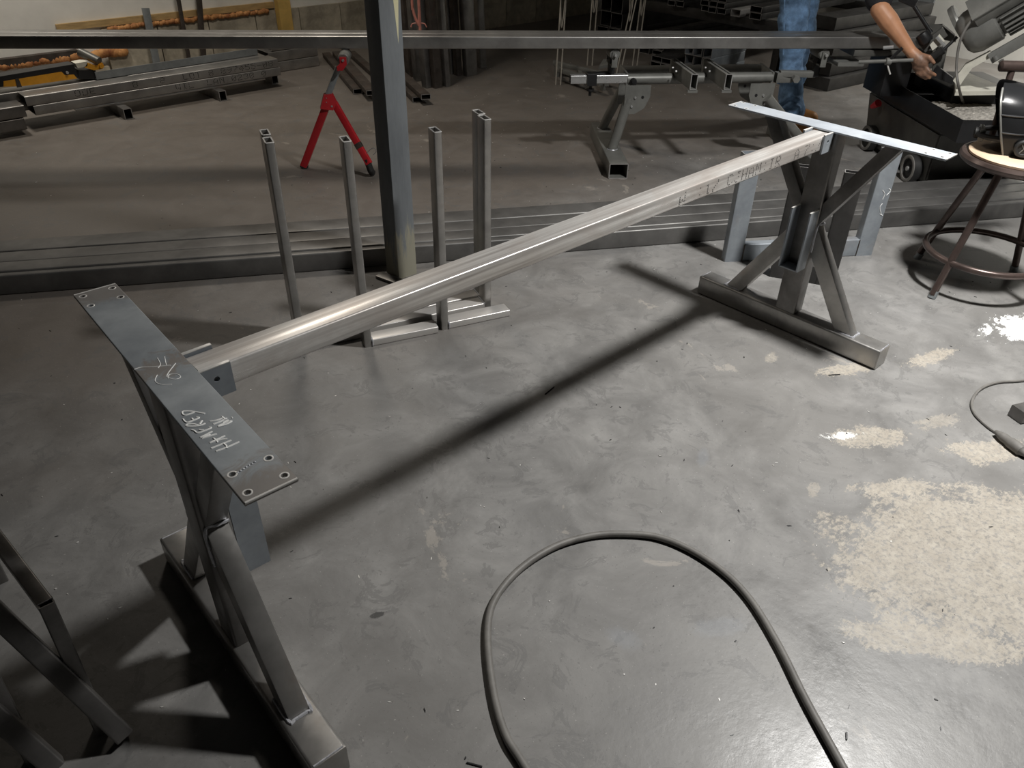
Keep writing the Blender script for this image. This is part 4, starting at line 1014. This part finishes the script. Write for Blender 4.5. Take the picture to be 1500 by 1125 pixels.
# pale angle bar on top of the pile
a0, a1 = onz(142, 117, .194), onz(378, 80, .194)
d = (a1 - a0).normalized(); s_ = V((-d.y, d.x, 0))
bm = NB(); poly(bm, [a0, a0 + s_*.05, a0 + s_*.05 + V((0, 0, .005)), a0 + s_*.005 + V((0, 0, .005)), a0 + s_*.005 + V((0, 0, .045)), a0 + V((0, 0, .045))], d * (a1-a0).length)
solo('angle_bar', bm, M['galv'], 'pale grey angle bar lying on the lettered steel pile', 'bar', (a0 + a1)/2, sm=20)
# yellow and black roller stand on the pile
yp = onz(60, 124, .195); yp = V((yp.x, 4.33, 0))
t = thing('folded_stand', 'yellow and black folded roller stand lying on the dark tubes', 'stand', V((.75, 4.36, .2)))
def Y(x_, y_): return onp(x_, y_, (0, 4.32, 0), (0, 1, 0))
def ypoly(name, mat, pts, d, parent=t):
    bm = NB(); poly(bm, [Y(*p) for p in pts], (0, d, 0)); return obj(name, bm, M[mat], parent, 30)
ypoly('black_rail', 'black', [(-60, 134), (-60, 122), (108, 94), (114, 112), (108, 116)], .10)
bm = NB(); P = [Y(*p) - V((0, .003, 0)) for p in ((5, 119), (90, 105), (95, 110), (108, 109), (113, 115), (35, 126), (5, 127))]; poly(bm, P, (0, .01, 0)); yb = obj('yellow_panel', bm, M['yellow'], t, 30)
bm = NB(); P = [Y(*p) - V((0, .006, 0)) for p in ((22, 115), (27, 115), (32, 127), (25, 128))]; poly(bm, P, (0, .01, 0)); obj('strap', bm, M['rust_steel'], t, 30)
ypoly('white_bracket', 'white_cast', [(110, 93), (128, 90), (128, 97), (114, 100)], .08)
ypoly('yellow_arm', 'yellow', [(139, 96), (150, 92), (153, 97), (150, 101), (138, 103), (124, 99), (128, 92)], .05)
r0_, r1_ = Y(150, 97) + V((0, 0, .008)), Y(126, 81) + V((0, .25, .0))
bm = NB(); cyl(bm, Y(146, 93) + V((0, .0, .012)), Y(125, 80) + V((0, .10, .0)), .026, n=18); obj('roller', bm, M['saw_grey'], t)
bm = NB(); cyl(bm, Y(148, 97) - V((0, .012, 0)), Y(148, 97) + V((0, .004, 0)), .012, n=12); obj('axle_cap', bm, M['yellow'], t)
bm = NB(); cyl(bm, Y(98, 106) - V((0, .012, 0)), Y(98, 106), .008, n=10); obj('bolt', bm, M['bright'], t)
ypoly('black_block', 'black', [(115, 103), (140, 103), (143, 116), (116, 116)], .12)

# ================================================================== upright tubes leaning in a rack, flat channels on the floor
t = thing('tube_rack', 'dark steel rack bar that holds the standing tubes upright', 'rack', (3.5, 4.12, 0))
bm = NB(); tube(bm, (2.95, 4.12, 1.62), (4.3, 4.12, 1.62), .05, .05, .004, .004); obj('rack_bar', bm, M['steel_dark'], t)
for x_ in (2.98, 4.28):
    bm = NB(); bar(bm, (x_, 4.12 + .03, 1.62), (x_, 5.38 if x_ < 3.9 else 4.93, 1.62), .05, .05, .003); obj('rack_arm', bm, M['steel_dark'], t)
VT = [(602, 112, .06, .06), (613, 118, .06, .05), (625, 128, .045, .06), (640, 128, .065, .05), (654, 126, .04, .05), (661, 108, .04, .06), (671, 110, .045, .05), (689, 110, .10, .05), (706, 99, .06, .05)]
for k, (px, py, wd, dp) in enumerate(VT):
    p = onz(px, py); ln = .07
    bm = NB(); tube(bm, V((p.x, p.y, 0)), V((p.x + .0, p.y + ln*2.6, 2.6)), dp, wd, .004, .005, up=(1, 0, 0))
    w_ = ['first', 'second', 'third', 'fourth', 'fifth', 'sixth', 'seventh', 'eighth', 'ninth'][k]
    solo('standing_tube', bm, M['steel_dark' if k % 3 else 'rust_steel'], w_ + ' dark steel tube standing in the rack, counted from the wooden post', 'steel tube', p, 'tubes standing in the rack')
# chalk scratches and wire clips on the widest one are too faint to build; flat channels
FC = [((478, 80), (524, 134), .06), ((494, 78), (545, 136), .075), ((515, 78), (576, 132), .06), ((560, 84), (624, 142), .065), ((548, 82), (612, 146), .07)]
for k, (a, b_, wd) in enumerate(FC):
    z_ = .02 + (.036 if k in (1, 3) else 0)
    p0, p1 = onz(*a, z_), onz(*b_, z_)
    bm = NB(); tube(bm, p0, p1, wd, .034, .003, .003)
    solo('channel_length', bm, M['rust_steel'], ['first', 'second', 'third', 'fourth', 'fifth'][k] + ' brown steel channel lying on the floor, counted from the pile of wide tubes', 'steel channel', p1 - V((0, 0, .017)), 'channels lying on the floor')
# pink hose hanging by the post
hy = V((3.3, 3.2, 0))
t = thing('pink_hose', 'pink hose hanging from a hook beside the wooden post', 'hose', onv(612, 40, hy))
P = [onv(x_, y_, hy) for x_, y_ in ((603, -8), (605, 14), (609, 28), (613, 36))]
P = [P[0] + V((0, 0, 2.6)), P[0] + V((0, 0, .8))] + P
bm = NB(); sweep(bm, spline(P, 6), .009, 8); obj('hose_strand', bm, M['pink'], t)
P = [onv(x_, y_, hy) for x_, y_ in ((613, -8), (614, 20), (614, 38))]
bm = NB(); sweep(bm, spline([P[0] + V((0, 0, 2.6))] + P, 6), .010, 8); obj('hose_strand', bm, M['pink'], t)
P = [onv(x_, y_, hy) for x_, y_ in ((602, 40), (604, 35), (611, 34), (616, 34), (622, 35), (625, 40))]
bm = NB(); sweep(bm, spline(P, 5), .004, 6); obj('wire_hook', bm, M['pink'], t)
bm = NB(); sweep(bm, [onv(613, -8, hy) + V((0, 0, 2.58)), onv(613, -8, hy) + V((0, 0, 2.7)), V((hy.x + .1, hy.y, 4.2))], .006, 6); obj('ceiling_hook', bm, M['galv'], t)

# ================================================================== wire stakes, low frame, rack of tubes
def stake(label, foot_px, lean, wd, h=1.35):
    p = onz(*foot_px); d = V((_r0.x, _r0.y, 0)) * wd
    t = thing('wire_stand', label, 'wire stand', p, 0, 'thin wire stands')
    for e in (0, 1):
        bm = NB(); sweep(bm, [p + d*e, p + d*e + V((lean[0], lean[1], h))], .005, 8); obj('wire_leg', bm, M['wire'], t)
    for z_, dz in ((.38, .20), (.95, .2)):
        a = p + V(lean).to_3d()*0 + V((lean[0]*z_/h, lean[1]*z_/h, z_))
        bm = NB(); sweep(bm, spline([a + V((0, 0, dz)), a + d*.5, a + d + V((0, 0, dz))], 6), .004, 6); obj('wire_cross', bm, M['wire'], t)
    bm = NB(); sweep(bm, [p + V((lean[0], lean[1], h)), p + d + V((lean[0], lean[1], h))], .005, 8); obj('wire_top', bm, M['wire'], t)
stake('thin wire stand beside the low frame, closest to the standing tubes', (814, 124), (.05, .02), .035)
stake('thin wire stand behind the roller post of the roller table', (860, 96), (.08, .05), .04)
stake('thin wire stand closest to the stacked rectangular tubes', (926, 100), (.04, -.02), .035)
stake('thin leaning wire stand beyond the bright end bar', (902, 112), (.22, -.05), .03)
lf = onz(858, 118)
t = thing('low_frame', 'low grey steel frame on the floor beyond the roller table', 'frame', lf)
for a, b_ in (((812, 92), (905, 114)), ((816, 101), (880, 122))):
    bm = NB(); bar(bm, onz(*a, .09), onz(*b_, .09), .035, .03, .003); obj('rail', bm, M['grey_paint'], t)
for a in ((816, 97), (850, 107), (884, 116)):
    c = onz(*a, .075); bm = NB(); bar(bm, c - V((.1, .12, 0)), c + V((.1, .12, 0)), .03, .02, .002); obj('slat', bm, M['grey_paint'], t)
    bm = NB(); bar(bm, V((c.x, c.y, 0)), c, .03, .03, .002, up=(1, 0, 0)); obj('leg', bm, M['grey_paint'], t)
p = onz(885, 100, .1); bm = NB(); poly(bm, [p + V((-.06, 0, 0)), p + V((.02, -.06, .02)), p + V((.10, -.03, .05)), p + V((.04, .05, .03))], (0, 0, .02)); obj('angled_plate', bm, M['grey_paint'], t, 30)

t = thing('steel_rack', 'dark low storage rack holding rectangular tubes', 'rack', (5.45, 2.6, 0))
bm = NB(); bar(bm, (5.43, 3.49, .345), (5.43, 2.1, .345), .05, .075, .003); obj('front_rail', bm, M['steel_black'], t)
bm = NB(); bar(bm, (6.9, 3.49, .345), (6.9, 2.1, .345), .05, .075, .003); obj('rear_rail', bm, M['steel_black'], t)
for x_ in (5.43, 6.9):
    for y_ in (3.46, 2.13):
        bm = NB(); bar(bm, (x_, y_, 0), (x_, y_, 1.5), .06, .06, .003, up=(1, 0, 0)); obj('rack_post', bm, M['steel_black'], t)
cnt = {}
def rect_tubes(px, cols, rows, w_, h_, x0, lb, L=1.45, mat='steel_black', z0=None, rot=0):
    p = onp(*px, (x0, 0, 0), (1, 0, 0)); zb = p.z if z0 is None else z0
    for i in range(cols):
        for j in range(rows):
            y_ = p.y - i*(w_ + .003); z_ = zb + h_/2 + j*(h_ + .002)
            bm = NB(); dx = random.uniform(-.02, .02)
            tube(bm, (x0 + dx, y_, z_), (x0 + L + dx, y_, z_), w_, h_, .0035, .003)
            ORD = ('first', 'second', 'third', 'fourth', 'fifth'); full = lb + ('' if rows == 1 else ', ' + ('bottom' if j == 0 else 'top' if j == rows-1 else ORD[j]) + ' row') + ('' if cols == 1 else ', ' + ORD[i] + ' from wall')
            solo('rectangular_tube', bm, M[mat], full, 'steel tube', (x0 + L/2, y_, z_ - h_/2), lb)
rz_ = .383
rect_tubes((984, 12), 2, 2, .075, .04, 5.36, 'flat tube in the four tube group on the rack', z0=rz_)
rect_tubes((1032, 12), 3, 4, .075, .04, 5.34, 'flat tube in the twelve tube stack on the rack', z0=rz_)
rect_tubes((1076, 16), 1, 1, .085, .05, 5.32, 'single rectangular tube with a bright sawn end on the rack', z0=rz_, mat='steel_light')
rect_tubes((1106, 18), 1, 2, .10, .045, 5.34, 'wide rectangular tube in the pair beside the jeans', z0=rz_)
rect_tubes((948, 52), 1, 1, .11, .16, 5.3, 'big square tube lying beside the rack post', z0=.0)
rect_tubes((966, 52), 1, 5, .10, .036, 5.32, 'flat tube stacked beside the big square tube', z0=.0)
rect_tubes((885, 40), 2, 3, .13, .12, 5.4, 'large square tube behind the wire stands', L=1.3, z0=.0)
rect_tubes((962, 83), 2, 2, .10, .04, 4.95, 'flat tube in the low four tube floor stack', L=.45, z0=.0)
rect_tubes((1008, 92), 3, 3, .075, .07, 4.95, 'square tube in the nine tube floor stack', L=.46, mat='steel_blue', z0=.0)
# dark stacks behind the worker, leaning sheet, block
for k in range(5):
    z0 = .09*k
    bm = NB(); bar(bm, (5.35 + .05*k, 1.80 + .02*k, z0 + .044), (6.85, 1.62 + .03*k, z0 + .044), .36 - .04*k, .086, .006)
    solo('timber_baulk', bm, M['steel_black'], ['lowest', 'second', 'third', 'fourth', 'topmost'][k] + ' dark timber baulk in the stack behind the worker', 'timber', (6, 1.7, z0), 'dark baulks behind the worker')
bm = NB(); p = V((7.02, 2.1, 0)); poly(bm, [p + V((0, -.35, 0)), p + V((.2, -.35, 1.1)), p + V((.2, .35, 1.1)), p + V((0, .35, 0))], (.03, 0, 0))
solo('grey_sheet', bm, M['galv'], 'grey metal sheet leaning on the cream wall behind the worker', 'sheet', (7.05, 2.1, 0), sm=20)
bm = NB(); box(bm, (6.55, .15, 0), (6.95, .55, .30), .008); bmesh.ops.subdivide_edges(bm, edges=bm.edges, cuts=1)
solo('stone_block', bm, M['block'], 'grey stone block on the floor behind the saw', 'block', (6.75, .35, 0))

# ================================================================== small litter on the floor
def litter(name, mat, label, n, size, seed_, area):
    rnd = random.Random(seed_); bm = NB()
    for i in range(n):
        x_, y_ = rnd.uniform(area[0], area[1]), rnd.uniform(area[2], area[3]); a = rnd.uniform(0, 6.28); L_ = size*rnd.uniform(.5, 2.0); w_ = size*rnd.uniform(.25, .6); h_ = rnd.uniform(.0006, .002)
        d = V((math.cos(a), math.sin(a), 0)); s_ = V((-d.y, d.x, 0)); c = V((x_, y_, 0))
        poly(bm, [c - d*L_ + s_*w_*.4, c - d*L_*.3 - s_*w_, c + d*L_ - s_*w_*.3, c + d*L_*.4 + s_*w_], (0, 0, h_))
    props(obj(name, bm, M[mat], None, 0), label, 'litter', kind='stuff')
litter('paint_chips', 'edge', 'tiny pale chips scattered over the shop floor', 420, .0028, 3, (-.6, 4.6, -1.0, 4.6))
litter('steel_crumbs', 'black', 'tiny dark steel crumbs scattered over the shop floor', 200, .0032, 5, (-.3, 3.4, -1.1, 2.6))
litter('saw_dust_flakes', 'edge', 'pale flakes lying around the saw and the bare trestle', 160, .0035, 8, (2.4, 5.2, 0.2, 3.2))
for (px, L_, a, lb) in (((1222, 549), .02, -.6, 'dark metal sliver lying by the end of the bare trestle base'), ((805, 572), .025, .2, 'pale metal sliver lying beside the shadow of the beam'), ((1240, 1078), .008, .5, 'tiny metal sliver lying outside the hose loop'), ((1105, 888), .012, -.9, 'metal sliver touching the inside of the hose loop'), ((695, 1120), .015, -1., 'metal sliver lying near the open end of the hose loop')):
    c = onz(*px, .0015); d = V((math.cos(a), math.sin(a), 0))*L_
    bm = NB(); bar(bm, c - d, c + d, .003, .003, .0005)
    solo('metal_sliver', bm, M['black'], lb, 'sliver', c, 'metal slivers on the floor')
